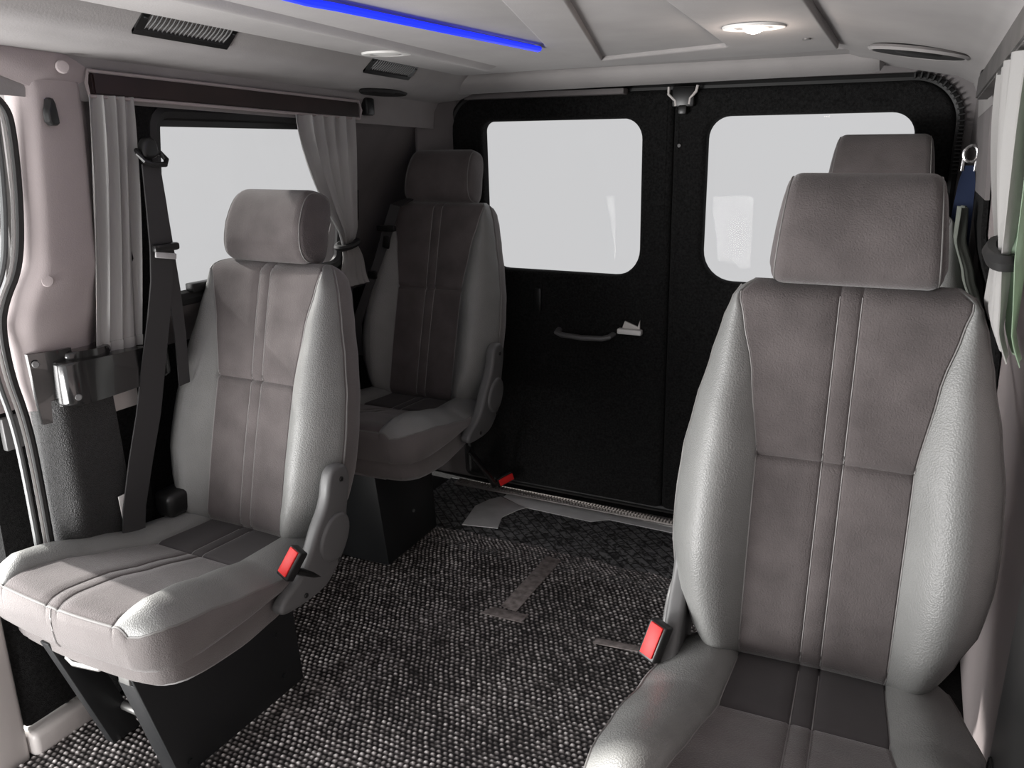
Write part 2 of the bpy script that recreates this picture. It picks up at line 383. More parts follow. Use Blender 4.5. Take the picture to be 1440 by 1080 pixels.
# ---- ceiling
cl = struct(box('ceiling', (-1.56, -1.15, 1.50), (.24, 2.52, 1.53), 'headliner', bev=.002))
def cbox(name, xs, y0, y1, dz, th, m='headliner', bev=.008):
    """panel following the ceiling slope; underside at ceil_z+dz"""
    bm = bmesh.new(); vs = add_box(bm, (xs[0], y0, 0), (xs[1], y1, th), bev, 3)
    for v in bm.verts: v.co.z += ceil_z(v.co.y)+dz
    return bmobj(name, bm, m)
# centre box, lowered, in strips that leave two recesses
def cpoly(name, poly, dz, th, m='headliner', bev=.006, holes=()):
    mt = Matrix(((1, 0, 0, 0), (0, 1, 0, 0), (0, -.025, 1, 1.385+.025*2.05+dz+th/2), (0, 0, 0, 1)))
    return plate(name, poly, holes, th, bev, mt, m, res=3)
rec1 = [(-.515, -.4), (-.515, 1.25), (-.72, 1.965), (-.725, 1.975), (-.41, 1.868), (-.402, 1.85), (-.385, 1.30), (-.385, -.4)]
rec2 = [(-.875, -.35), (-.875, 1.07), (-.862, 1.10), (-.775, 1.69), (-.762, 1.70), (-.748, 1.68), (-.61, 1.20), (-.60, 1.18), (-.60, -.35)]
box_c = struct(cpoly('trim_7', [(-1.20, -1.1), (-1.20, 2.10), (-1.19, 2.115), (-.205, 2.005), (-.193, 1.99), (-.183, -1.1)], 0, .06,
    holes=[rec2, [(-.52, -.35), (-.52, 1.25), (-.722, 1.965), (-.41, 1.868), (-.402, 1.85), (-.385, 1.30), (-.385, -.35)]], bev=.006))
struct(cpoly('trim_8', [(-.54, -.39), (-.54, 1.25), (-.74, 1.985), (-.38, 1.875), (-.37, -.39)], .010, .03, bev=.002))
struct(cpoly('trim_9', [(-.90, -.39), (-.90, 1.07), (-.79, 1.72), (-.74, 1.72), (-.58, 1.2), (-.58, -.39)], .006, .03, bev=.002))
# soft ridge left of the blue strip
struct(sheet('trim_10', lambda u, v: (-1.00-.02*u+.045*(v-.5)*1.0, -.3+2.25*u, ceil_z(-.3+2.25*u)+.002-.013*math.sin(PI*v**.6)), 30, 12, 'headliner'))
# LED strip
led = tag(tube('led_strip_light', [(-.882, .55, ceil_z(.55)-.004), (-.872, 1.07, ceil_z(1.07)-.004), (-.858, 1.12, ceil_z(1.12)-.004), (-.765, 1.685, ceil_z(1.685)-.004)], .0105, 'blue_led', n=8, flat=.6),
    'glowing blue light strip set along the grey ceiling panel', 'light')
# sloped side fairings
def fair(name, sgn):
    def f(u, v):
        y = -1.1+3.42*u
        if sgn < 0: P = [(-1.185, .055), (-1.195, .034), (-1.228, .002), (-1.262, -.026), (-1.32, -.046), (-1.40, -.054), (-1.415, -.080), (-1.42, -.13)]
        else: P = [(-.205, .055), (-.20, .018), (-.165, .006), (-.06, -.012), (.05, -.034), (.085, -.052), (.10, -.085), (.105, -.13)]
        k = v*(len(P)-1); i = min(int(k), len(P)-2); t = k-i
        x = P[i][0]*(1-t)+P[i+1][0]*t; z = P[i][1]*(1-t)+P[i+1][1]*t
        return (x, y, ceil_z(y)+z-.0)
    return struct(sheet(name, f, 20, 21, 'headliner'))
fair('trim_11', -1); fair('trim_12', 1)
# rear cross member (rounded roll)
def roll(u, v):
    a = 2*PI*v; x = -1.34+u*1.24
    e = min(u/.03, (1-u)/.03, 1); s = math.sqrt(max(1-(1-e)**2, 0))*.999+.001
    dz = -.006*math.cos((u-.5)*2)*0
    return (x, 2.27+.075*math.cos(a)*s, 1.382+.038*math.sin(a)*s+.012*u)
struct(sheet('trim_13', roll, 60, 24, 'headliner'))
struct(box('trim_14', (-1.36, 2.1, 1.395), (-.1, 2.44, 1.44), 'headliner', bev=.01))
# roof lining strip under the roll at the left
struct(box('trim_15', (-1.33, 2.36, 1.335), (-.80, 2.405, 1.352), 'wall_grey', bev=.004))

# left wall pillar trim between side door and curtain
def pil(u, v):
    z = .70+v*.612
    T = [(.70, .93), (.78, .918), (.88, .900), (.93, .912), (.99, .935), (1.1, .945), (1.3, .955), (1.34, .93)]
    y0 = lerp_tab(z, T); y1 = 1.095
    y = y0+(y1-y0)*u
    x = xl(z)+.018*math.sin(min(1, (1-abs(2*u-.7)))*PI/2)*.6
    roll_ = max(0, (.18-u)/.18); x -= .03*roll_**2
    if u > .8: x -= .02*((u-.8)/.2)
    return (x+.004, y, z)
struct(sheet('trim_1', pil, 20, 40, 'trim_taupe', thick=-.02, nrm=lambda u, v: (1, 0, 0)))
# header trim above pillar, running over the side door opening
def hdr(u, v):
    y = -1.1+3.36*u; zb_ = 1.297+.024*max(0, min(1, (.97-y)/.08)); z = zb_+(1.37-zb_)*v; k = max(0, min(1, (y-1.0)/.1)); k = k*k*(3-2*k)
    return (xl(z)+.020-.017*k+.02*math.sin(v*PI)*.5-.012*(1-v), y, z+.004*math.sin(y*9))
struct(sheet('trim_2', hdr, 60, 10, 'trim_taupe', thick=-.006, nrm=lambda u, v: (1, 0, 0)))

# ------------------------------------------------------------------ seats
def meshm(name, V, F, mats, mi, parent=None, angle=40):
    me = bpy.data.meshes.new(name); me.from_pydata([tuple(v) for v in V], [], F)
    for m in mats: me.materials.append(M_[m])
    for p, k in zip(me.polygons, mi): p.material_index = k; p.use_smooth = True
    bm = bmesh.new(); bm.from_mesh(me); bmesh.ops.delete(bm, geom=[v for v in bm.verts if not v.link_faces], context='VERTS'); bmesh.ops.remove_doubles(bm, verts=bm.verts, dist=1e-6); bmesh.ops.recalc_face_normals(bm, faces=bm.faces)
    a = math.radians(angle)
    for e in bm.edges:
        if len(e.link_faces) == 2 and e.calc_face_angle(0) > a: e.smooth = False
    bm.to_mesh(me); bm.free()
    o = bpy.data.objects.new(name, me); C.objects.link(o)
    if parent is not None: o.parent = parent
    return o
def groove(d, s=.0016): return math.exp(-(d/s)**2)
CS = .0154
def ins_cols(iw):
    e = [0, .0012, .003, .007]; P = [-iw+a for a in e]
    P += [-iw+.007+(iw-.007-CS-.004)*k/5 for k in range(1, 5)]
    P += [-CS-.005, -CS-.002, -CS, -CS+.002, -CS+.005, 0]
    return P+[-p for p in P[:-1]][::-1]
BT = [0, .02, .05, .1, .18, .28, .4, .52, .64, .75, .84, .91, .96, 1]
def make_seat(name, label, x, y, z0, w, r, mirror, rear, hx=0, hz=0):
    s = -1 if mirror else 1
    root = bm_empty(name, (x, y, 0), w); tag(root, label, 'seat', 'grey van seats')
    HJ = .385+z0; VM, VT = .3147, .5676
    cr_, sr_ = math.cos(r), math.sin(r)
    def bp(u, v, n): return Vector((u, v*sr_-n*cr_, HJ+v*cr_+n*sr_))
    W = [(-.04, .165), (-.02, .182), (.02, .203), (.08, .229), (.15, .239), (.22, .239), (.30, .233), (.38, .219), (.46, .200), (.52, .186), (.56, .173), (.578, .162), (.59, .145)]
    IW = [(-.04, .110), (0, .112), (.3147, .113), (.45, .131), (.53, .150), (.5676, .160), (.59, .140)]
    BU = [(-.04, .026), (.04, .050), (.15, .062), (.25, .056), (.35, .042), (.45, .022), (.53, .006), (.59, 0)]
    vs = [-.04, -.036, -.03, -.02, -.01, 0, .015, .03, .05, .07, .09, .115, .14, .165, .19, .215, .24, .265, .285, .3, .308, .312, VM, .317, .322, .33, .35, .375, .4, .425, .45, .475, .5, .515, .53, .54, .55, .56, .57, .578, .584, .588, .59]
    nc = -.055
    def nscale(v):
        if v > .555: q = (v-.555)/.0352; return math.sqrt(max(0, 1-q*q))
        if v < 0: q = -v/.0402; return math.sqrt(max(0, 1-q*q))
        return 1
    def nf(xx, v):
        ww = lerp_tab(v, W); iw = min(lerp_tab(v, IW), ww-.004); a = abs(xx)
        if a <= iw+1e-9:
            q = a/iw; n = -.005*(1-q*q) + .003*abs(math.sin(PI*(v/VM))) if v > 0 else -.005*(1-q*q)
            n -= .0035*groove(a-CS, .0022)+.006*groove(v-VM, .004)+.003*groove(a-iw)
        else:
            t = (a-iw)/(ww-iw); n = lerp_tab(v, BU)*(.75*math.sin(PI*t**1.0)+.45*t*(1-t**3))-.030*t**4-.003*groove(a-iw)
        return n
    def P(xx, v, n): return bp(xx, v, nc+(n-nc)*nscale(v))
    Vi = []; Vb = []; Fi = []; Fb = []; mi = []
    ncol = None
    for v in vs:
        ww = lerp_tab(v, W); iw = min(lerp_tab(v, IW), ww-.004)
        c = ins_cols(iw); Vi += [P(a, v, nf(a, v)) for a in c]; ncol = len(c)
        row = []
        Lx = [-(iw+(ww-iw)*t) for t in BT][::-1]
        row = [(a, nf(a, v)) for a in Lx]                         # left bolster  (outer->inner)
        # around the back: inner right ... handled as one open strip from right bolster round the back to the left
        back = [(ww*.999, -.040), (ww-.001, -.06), (ww-.004, -.085), (ww-.015, -.105), (ww-.05, -.118), (ww*.4, -.122), (0, -.124)]
        right = [(-a, n) for a, n in row[::-1]]
        ring = right+back+[(-a, n) for a, n in back[:-1]][::-1]+row
        Vb += [P(a, v, n) for a, n in ring]; nb = len(ring)
    nr = len(vs)
    for j in range(nr-1):
        for i in range(ncol-1): Fi.append((j*ncol+i, j*ncol+i+1, (j+1)*ncol+i+1, (j+1)*ncol+i))
        for i in range(nb-1):
            Fb.append((j*nb+i, j*nb+i+1, (j+1)*nb+i+1, (j+1)*nb+i)); k = len(BT)-1
            mi.append(0 if (i < k or i >= nb-1-k) else 1)
    back_o = meshm('backrest', Vb, Fb, ['leather', 'velour_side'], mi, root)
    meshm('centre_panel', Vi, Fi, ['velour'], [0]*len(Fi), back_o)
    # piping on the outer edge
    for q in (-1, 1):
        tube('piping', [P(q*(lerp_tab(v, W)+.0005), v, -.037) for v in vs[2:-3]], .0028, 'piping', back_o, 6)
        tube('seam', [P(q*min(lerp_tab(v, IW), lerp_tab(v, W)-.004), v, nf(q*min(lerp_tab(v, IW), lerp_tab(v, W)-.004), v)+.0008) for v in vs[2:-4]], .0013, 'thread', back_o, 5)
        tube('seam', [P(q*CS, v, nf(q*CS, v)+.0012) for v in vs[3:-4]], .0010, 'thread', back_o, 5)
    # ---- cushion
    HW = [(-.47, .182), (-.465, .205), (-.455, .221), (-.435, .236), (-.41, .244), (-.36, .248), (-.25, .247), (-.12, .236), (0, .210), (.04, .20)]
    CI = [(-.47, .152), (-.40, .150), (-.30, .136), (-.14, .118), (0, .112), (.04, .112)]
    ZT = [(-.47, .030), (-.455, .034), (-.43, .036), (-.36, .029), (-.26, .004), (-.14, -.0235), (0, -.03), (.04, -.034)]
    ys_ = [.04, .02, 0, -.02, -.04, -.06, -.08, -.1, -.12, -.13, -.136, -.14, -.144, -.15, -.165, -.19, -.22, -.25, -.28, -.31, -.34, -.37, -.395, -.415, -.43, -.44, -.449, -.456, -.461, -.465, -.468, -.47]
    def edge(y_): return lerp_tab(y_, HW)
    def bowy(xx, y_): return y_ - (.012*(1-(xx/.2)**2) if abs(xx) < .2 else 0)*max(0, min(1, (-y_-.3)/.15)) + (.07*(-y_-.14) if y_ < -.14 else 0)
    def ztop(xx, y_):
        h = edge(y_); iw = min(lerp_tab(y_, CI), h-.01); a = abs(xx); z = lerp_tab(y_, ZT)
        if a <= iw+1e-9: z += -.004*groove(a-CS, .0022)-.006*groove(y_+.14, .004)-.003*groove(a-iw)
        else:
            t = (a-iw)/(h-iw); z += .024*math.sin(PI*t**.75)*min(1, (y_+.475)/.06)-.003*groove(a-iw)-.004*t**3-.010*t**3*max(0, min(1, (-y_-.2)/.2))
        d = y_+.47
        if d < .03: z -= .006*(1-d/.03)**2
        return HJ+z
    Vi = []; Vb = []; rimL = []; rimR = []
    nbt = len(BT)
    for y_ in ys_:
        h = edge(y_); iw = min(lerp_tab(y_, CI), h-.01)
        Vi += [Vector((a, bowy(a, y_), ztop(a, y_))) for a in ins_cols(iw)]
        Lx = [-(iw+(h-iw)*t) for t in BT][::-1]
        Vb.append([Vector((a, bowy(a, y_), ztop(a, y_))) for a in Lx+[-a for a in Lx][::-1]])
    fr = [i for i, y_ in enumerate(ys_) if y_ < -.139][0]
    Vt = [v for row in Vb for v in row]; nb = 2*nbt; F = []
    for j in range(len(ys_)-1):
        for i in list(range(nbt-1))+list(range(nbt, nb-1)): F.append((j*nb+i, j*nb+i+1, (j+1)*nb+i+1, (j+1)*nb+i))
    mi = [0]*len(F)
    # rim loop: left side rear->front, front left->right (insert + bolsters), right side front->rear
    rim = [Vb[j][0] for j in range(len(ys_))]
    lastI = Vi[-ncol:]
    rim += Vb[-1][1:nbt-1]+lastI+Vb[-1][nbt+1:-1]
    rim += [Vb[j][-1] for j in range(len(ys_)-1, -1, -1)]
    cen = Vector((0, -.2, 0)); lay = []
    for (k, off) in ((0, 0), (.04, .003), (.2, .006), (.5, .007), (.8, .004), (.94, -.002), (1, -.014)):
        L_ = []
        for i, p in enumerate(rim):
            a = rim[max(0, i-3)]; b = rim[min(len(rim)-1, i+3)]; t = (b-a); t.z = 0; n = Vector((-t.y, t.x, 0)).normalized()
            if n.dot(p-cen) < 0: n = -n
            zb = HJ-.060-.004*math.sin(p.y*12)
            q = p+n*off; q.z = p.z+(zb-p.z)*k; L_.append(q)
        lay.append(L_)
    base = len(Vt); n_ = len(rim)
    for L_ in lay: Vt += L_
    for a in range(len(lay)-1):
        for i in range(n_-1): F.append((base+a*n_+i, base+a*n_+i+1, base+(a+1)*n_+i+1, base+(a+1)*n_+i)); mi.append(1)
    F.append([base+(len(lay)-1)*n_+i for i in range(n_)]); mi.append(1)
    F.append([base+k*n_ for k in range(len(lay))]+[base+k*n_+n_-1 for k in range(len(lay))][::-1]); mi.append(1)
    cu = meshm('seat_cushion', Vt, F, ['leather', 'velour_side'], mi, root)
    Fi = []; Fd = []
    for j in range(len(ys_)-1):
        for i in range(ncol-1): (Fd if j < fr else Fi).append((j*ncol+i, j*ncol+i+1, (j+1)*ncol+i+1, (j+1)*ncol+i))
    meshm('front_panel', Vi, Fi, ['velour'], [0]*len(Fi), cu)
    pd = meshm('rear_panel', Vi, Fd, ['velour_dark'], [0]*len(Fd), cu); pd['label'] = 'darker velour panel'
    tube('piping', [p+Vector((0, 0, -.001)) for p in rim[3:-3]], .0024, 'piping', cu, 6)
    ic = min(range(len(rim)), key=lambda i: abs(rim[i].x)+(0 if rim[i].y < -.4 else 9))
    tube('seam', [lay[k][min(ic+j, len(rim)-1)]+Vector((0, -.0006, 0)) for k, j in ((0, 0), (1, 0), (2, 0), (3, 0), (4, 0), (5, 0))], .0016, 'thread', cu, 5)
    for q in (-1, 1):
        tube('seam', [Vector((q*CS, bowy(q*CS, y_), ztop(q*CS, y_)+.0012)) for y_ in ys_[2:-1]], .0010, 'thread', cu, 5)
        tube('seam', [Vector((q*min(lerp_tab(y_, CI), edge(y_)-.01), bowy(q*.15, y_), ztop(q*min(lerp_tab(y_, CI), edge(y_)-.01), y_)+.0006)) for y_ in ys_[2:-1]], .0013, 'thread', cu, 5)
    # ---- skirt under the cushion
    sk = [Vector((p.x*.92, -.20+(p.y+.2)*.90, 0)) for p in rim]
    V = []; F = []; zt = HJ-.050
    for (k, off) in ((0, 0), (.3, .006), (.75, .002), (.95, -.015), (1, -.03)):
        for p in sk:
            d = (p-Vector((0, -.2, 0))).normalized()
            zb = HJ-(.130 if rear else .124)-.012*math.cos((p.y+.2)*9)*(1 if abs(p.x) > .15 else .6)
            q = p+d*off; V.append((q.x, q.y, zt+(zb-zt)*k))
    n_ = len(sk)
    for a in range(4):
        for i in range(n_): F.append((a*n_+i, a*n_+(i+1) % n_, (a+1)*n_+(i+1) % n_, (a+1)*n_+i))
    F.append([4*n_+i for i in range(n_)]); F.append([i for i in range(n_)])
    meshm('cushion_skirt', V, F, ['velour_side'], [0]*len(F), root)
    # ---- headrest
    Vh = []; Fh = []; mh = []
    hc_v, hc_n = .668, -.045
    RR = .022; xs_ = [(-1, 1.6)]+[(-1, f*PI/16) for f in (8, 7, 6, 5, 4, 3, 2, 1, 0)]+[(q/8, 0) for q in range(-6, 7)]+[(1, f*PI/16) for f in (0, 1, 2, 3, 4, 5, 6, 7, 8)]+[(1, 1.6)]; nA = 48
    for xx, ph in xs_:
        cap = ph > 1.58; k = (1-(RR*(1-math.cos(min(ph, PI/2))))/.070)*(.80 if cap else 1)
        for a in range(nA):
            t = 2*PI*a/nA; ex = .66
            cv = math.copysign(abs(math.cos(t))**ex, math.cos(t)); sn_ = math.copysign(abs(math.sin(t))**ex, math.sin(t))
            v_ = hc_v+hz+.084*cv*(k*.75+.25); n_ = hc_n+(.058 if sn_ > 0 else .050)*sn_*k - .014*max(0, cv)
            hw = .120-.012*(cv+1)/2
            ux = xx*(hw-RR+RR*math.sin(ph)) if abs(xx) == 1 else xx*(hw-RR)
            if cap: ux += xx*.003
            Vh.append(bp(ux+hx, v_, n_))
    for i in range(len(xs_)-1):
        for a in range(nA): Fh.append((i*nA+a, i*nA+(a+1) % nA, (i+1)*nA+(a+1) % nA, (i+1)*nA+a)); mh.append(0)
    Fh += [list(range(nA)), [(len(xs_)-1)*nA+a for a in range(nA)]]
    hd = meshm('headrest', Vh, Fh, ['velour'], [0]*len(Fh), root, 50)
    for i in (5, len(xs_)-6): tube('piping', [Vector(Vh[i*nA+a]) for a in range(nA)], .0014, 'piping', hd, 6, closed=True, up0=(1, 0, 0))
    for q in (-1, 1): tube('headrest_post', [bp(q*.055+hx, .56, -.05), bp(q*.055+hx, .61+hz, -.05)], .006, 'plastic_black', hd, 10)
    # ---- recliner cover on the aisle side
    oc = smooth_poly([(.035, .548), (.062, .540), (.070, .505), (.058, .46), (.050, .43), (.056, .395), (.046, .36), (.006, .318), (-.04, .288), (-.15, .290), (-.175, .302), (-.165, .325), (-.105, .352), (-.075, .385), (-.05, .43), (-.012, .475), (-.002, .52), (.010, .542)], 2)
    oc = [(a+ (r-.25)*.35*(b-.385), b+z0) for a, b in oc]
    RX = .216 if mirror else .248; RY = .035 if mirror else 0
    mt = Matrix(((0, 0, s, s*RX), (1, 0, 0, RY), (0, 1, 0, 0), (0, 0, 0, 1)))
    rc = plate('recliner_cover', oc, [], .030, .009, mt, 'plastic_grey', root, res=3)
    oc2 = smooth_poly([(.045, .435), (.052, .395), (.02, .345), (-.03, .345), (-.055, .385), (-.03, .43), (.01, .45)], 2)
    plate('recliner_boss', [(a, b+z0) for a, b in oc2], [], .016, .007, Matrix(((0, 0, s, s*(RX+.014)), (1, 0, 0, RY), (0, 1, 0, 0), (0, 0, 0, 1))), 'plastic_grey', rc, res=3)
    for (a, b) in ((.036, .515), (.012, .335), (-.10, .308)):
        bm = bmesh.new(); cyl_bm(bm, (s*(RX+.014), a+RY, b+z0), (s, 0, 0), .0055, .004, 12, .001); bmobj('screw', bm, 'plastic_black', rc)
    # ---- belt buckle
    if rear and not mirror:
        Bm = Matrix.Translation((.137, .32, .062)) @ Matrix.Rotation(.9, 4, 'Z') @ Matrix.Rotation(1.25, 4, 'Y')
        tube('buckle_strap', [(.14, .05, .27), (.12, .18, .16), (.118, .28, .05), (.13, .31, .055)], .006, 'plastic_black', root, 8, 2.0)
    elif mirror:
        Bm = Matrix.Translation((-.236, -.062, HJ+.004)) @ Matrix.Rotation(-.45, 4, 'Z') @ Matrix.Rotation(.12, 4, 'Y') @ Matrix.Rotation(-.35, 4, 'X')
        tube('buckle_strap', [(-.235, -.05, HJ-.02), (-.232, -.03, HJ-.06)], .008, 'plastic_black', root, 8)
    else:
        Bm = Matrix.Translation((.262, -.13, HJ+.012)) @ Matrix.Rotation(-.25, 4, 'Z') @ Matrix.Rotation(.25, 4, 'Y') @ Matrix.Rotation(-.5, 4, 'X')
        tube('buckle_strap', [(.262, -.12, HJ-.01), (.255, -.05, HJ-.06)], .008, 'plastic_black', root, 8)
    bk = box('belt_buckle', (-.018, -.011, -.033), (.018, .011, .033), 'plastic_black', root, .004, 3, Bm)
    rb = box('release_button', (-.0125, -.0145, -.026), (.0125, -.009, .030), 'red', bk, .002, 2, Bm); rb['label'] = 'red release button'
    # ---- base
    if rear:
        zt = HJ-.09; bm = bmesh.new()
        x0, x1 = (-.155, .045) if not mirror else (-.06, .15)
        add_box(bm, (x0, -.285, 0.002), (x1, -.0, zt), .006, 2)
        for v in bm.verts:
            if v.co.z > .1: v.co.y -= (.03 if v.co.y < -.1 else 0); v.co.x -= .02*s if v.co.x*s > 0 else 0
        bmobj('seat_base', bm, 'steel_dark', root)
        bm = bmesh.new(); cyl_bm(bm, ((x1 if s > 0 else x0), -.14, .12), (s, 0, 0), .005, .004, 10); bmobj('bolt', bm, 'steel', root)
    else:
        zt = HJ-.105
        sh = lambda pts: smooth_poly(pts, 0)
        # aisle side panel
        xs1 = s*.135
        plate('base_panel', [(-.355, .003), (.0, .003), (-.02, zt), (-.425, zt)] if not mirror else [(-.355, .003), (.0, .003), (-.02, zt), (-.425, zt)], [], .008, .002, Matrix(((0, 0, 1, xs1), (1, 0, 0, 0), (0, 1, 0, 0), (0, 0, 0, 1))), 'steel_dark', root)
        def leg(cx, wx, yt, yb, dp, zt_):
            bm = bmesh.new(); add_box(bm, (cx-wx, 0, .003), (cx+wx, dp, zt_), .003, 2)
            for v in bm.verts: v.co.y += yb+(yt-yb)*(v.co.z/zt_)
            return bmobj('leg', bm, 'steel_dark', root)
        leg(xs1-s*.022, .024, -.420, -.355, .02, zt-.02); leg(-s*.082, .013, -.44, -.345, .065, zt+.02)
        leg(-s*.082, .012, -.05, -.02, .03, zt+.02)
        tube('cross_tube', [(xs1, -.31, .075), (-s*.082, -.31, .075)], .010, 'steel', root, 12)
        box('rail', (xs1-.035, -.425, zt-.018), (xs1-.005, -.40, zt+.02), 'steel', root, .003)
        tube('adjust_handle', [(-.05, -.30, zt+.02), (-.048, -.415, zt+.008), (-.045, -.422, zt-.012), (-.025, -.424, zt-.018), (.05, -.424, zt-.006), (.066, -.415, zt+.004), (.075, -.33, zt+.01)], .0055, 'steel', root, 10)
        for (a, b) in ((-.06, .05), (-.07, .16), (-.33, .03)):
            bm = bmesh.new(); cyl_bm(bm, (xs1+s*.004, a, b), (s, 0, 0), .006, .004, 10); bmobj('bolt', bm, 'steel_dark', root)
    return root
make_seat('passenger_seat', 'grey van seat at the front left beside the window, standing on exposed black legs', -1.2988, 1.2335, 0, -.0121, .2527, False, False, -.012)
make_seat('passenger_seat', 'dark shaded grey van seat in the left rear corner, a black shoulder belt across it', -1.3324, 2.04, .0833, .0237, .2615, False, True, -.008)
make_seat('passenger_seat', 'large grey van seat nearest the camera on the right, red buckle at its left edge', -.0693, 1.2041, .0233, .0379, .1192, True, False)
make_seat('passenger_seat', 'mostly hidden grey van seat at right rear, its headrest against the rear window', -.083, 2.04, .0833, .0237, .2615, True, True, -.004, .030)

# ------------------------------------------------------------------ floor coverings
import numpy as np
def weave_mesh():
    """woven loop mat: staggered loops as real relief, one continuous sheet"""
    px, py = .0140, .0125; x0, x1, y0, y1 = -1.50, .17, .30, 2.09
    nx = int((x1-x0)/px*4); ny = int((y1-y0)/py*4)
    X, Y = np.meshgrid(np.linspace(x0, x1, nx+1), np.linspace(y0, y1, ny+1))
    rng = np.random.default_rng(3)
    wob = .0012*np.sin(X*37+Y*11)+.0012*np.sin(Y*53-X*17)
    a = (X+wob)/px; b = (Y+wob*.7)/py
    row = np.floor(b); a2 = a+.5*(row % 2)
    h = np.abs(np.sin(PI*a2))**.8*np.abs(np.sin(PI*b))**.8
    key = (np.floor(a2).astype(int)*7919+row.astype(int)*104729) % 5003
    rv = rng.random(5003)[key]
    h = h*(.72+.4*rv)
    edge = .004
    Z = -.006+.006*h
    V = np.stack([X, Y, Z], -1).reshape(-1, 3)
    # trim the far edge a little unevenly
    far = V[:, 1] > 1.99
    yb = 2.075-.03*(V[:, 0]+.5)*0
    V[:, 1] = np.where(far, 1.99+(V[:, 1]-1.99)*(.62+.10*np.sin(V[:, 0]*5)+.04*np.sin(V[:, 0]*31)), V[:, 1])
    n = nx+1
    ii, jj = np.meshgrid(np.arange(nx), np.arange(ny)); q = (jj*n+ii).ravel()
    F = np.stack([q, q+1, q+1+n, q+n], -1)
    me = bpy.data.meshes.new('woven_mat'); me.vertices.add(len(V)); me.vertices.foreach_set('co', V.ravel().astype(np.float32))
    me.loops.add(F.size); me.loops.foreach_set('vertex_index', F.ravel().astype(np.int32))
    me.polygons.add(len(F)); me.polygons.foreach_set('loop_start', (np.arange(len(F))*4).astype(np.int32)); me.polygons.foreach_set('loop_total', np.full(len(F), 4, np.int32))
    me.update(calc_edges=True)
    at = me.attributes.new('loop_height', 'FLOAT', 'POINT'); at.data.foreach_set('value', h.ravel().astype(np.float32))
    me.polygons.foreach_set('use_smooth', np.ones(len(F), bool))
    me.materials.append(M_['weave']); o = bpy.data.objects.new('woven_mat', me); C.objects.link(o); return o
tag(weave_mesh(), 'coarse woven grey loop mat covering the middle of the van floor', 'mat')
def flat(name, poly, z, th, m, label=None, cat=None, group=None, parent=None):
    o = plate(name, poly, [], th, min(.0015, th/2.5), Matrix.Translation((0, 0, z)), m, parent, res=1)
    if label: tag(o, label, cat, group)
    return o
tag(box('patterned_carpet', (-1.46, 1.95, -.012), (.15, 2.43, -.004), 'pattern', bev=.002), 'dark grey patterned carpet strip between the woven mat and the rear doors', 'carpet')
# ribbed step strip at the foot of the rear doors
bm = bmesh.new(); add_box(bm, (-1.42, 2.378, -.008), (.08, 2.424, .003), .002)
for k in range(136):
    for j in range(2): add_box(bm, (-1.41+k*.011, 2.384+j*.018, .001), (-1.404+k*.011, 2.397+j*.018, .0065), .0008, 1)
tag(bmobj('sill_strip', bm, 'sill'), 'ribbed metal strip along the foot of the rear doors', 'strip')
flat('tape_strip', [(-1.225, 2.095), (-1.105, 2.12), (-1.13, 2.20), (-1.105, 2.275), (-1.09, 2.30), (-1.21, 2.345), (-1.235, 2.31), (-1.255, 2.24)], -.002, .003, 'tape', 'short silver-grey tape patch on the patterned carpet beside the left rear seat', 'tape')
flat('tape_strip', [(-1.20, 2.35), (-1.10, 2.303), (-.85, 2.295), (-.80, 2.335), (-.3, 2.325), (.06, 2.32), (.06, 2.374), (-.3, 2.374), (-1.2, 2.374)], -.0025, .0025, 'tape', 'long grey tape strip laid along the sill before the rear doors', 'tape')
flat('worn_patch', [(-.885, 2.015), (-.835, 2.01), (-.835, 1.70), (-.885, 1.71)], .0005, .0025, 'worn', 'long taupe worn strip in the woven mat running toward the rear doors', 'worn patch')
flat('worn_patch', [(-.92, 1.655), (-.80, 1.66), (-.80, 1.70), (-.90, 1.695)], .0005, .0025, 'worn', 'short taupe worn strip across the near end of the long worn strip', 'worn patch')
flat('worn_patch', [(-.60, 1.655), (-.43, 1.675), (-.43, 1.70), (-.60, 1.68)], .0005, .0025, 'worn', 'small pale worn strip in the mat beside the red buckle of the right seat', 'worn patch')

# ------------------------------------------------------------------ left side fittings
# side door opening: seals along the pillar front edge
def seal(name, off, dy, r_, m, label):   # follows the pillar edge
    T = [(-.0, .922), (.3, .920), (.6, .918), (.70, .912), (.78, .896), (.88, .880), (.93, .887), (.99, .914), (1.1, .930), (1.22, .934), (1.27, .928), (1.30, .88), (1.312, .7), (1.312, .2)]
    T2 = [(z, y+dy) for z, y in T]
    P_ = [(xl(z)+off-.012, y, z) for z, y in T2]
    # resample smoothly
    Q = [Vector(p) for p in P_]
    for _ in range(3):
        N_ = [Q[0]]
        for a, b in zip(Q, Q[1:]): N_ += [a*.75+b*.25, a*.25+b*.75]
        N_.append(Q[-1]); Q = N_
    return tag(tube(name, Q, r_, m, None, 8, up0=(1, 0, 0)), label, 'seal')
seal('door_seal', .0, .008, .007, 'rubber', 'black rubber seal hugging the front edge of the taupe pillar')
seal('door_seal', .004, -.006, .0032, 'seal_light', 'pale thin seal line between the two dark door seals by the pillar')
seal('door_seal', .0, -.020, .0058, 'seal_grey', 'outermost grey rubber door seal at the far left by the side door')
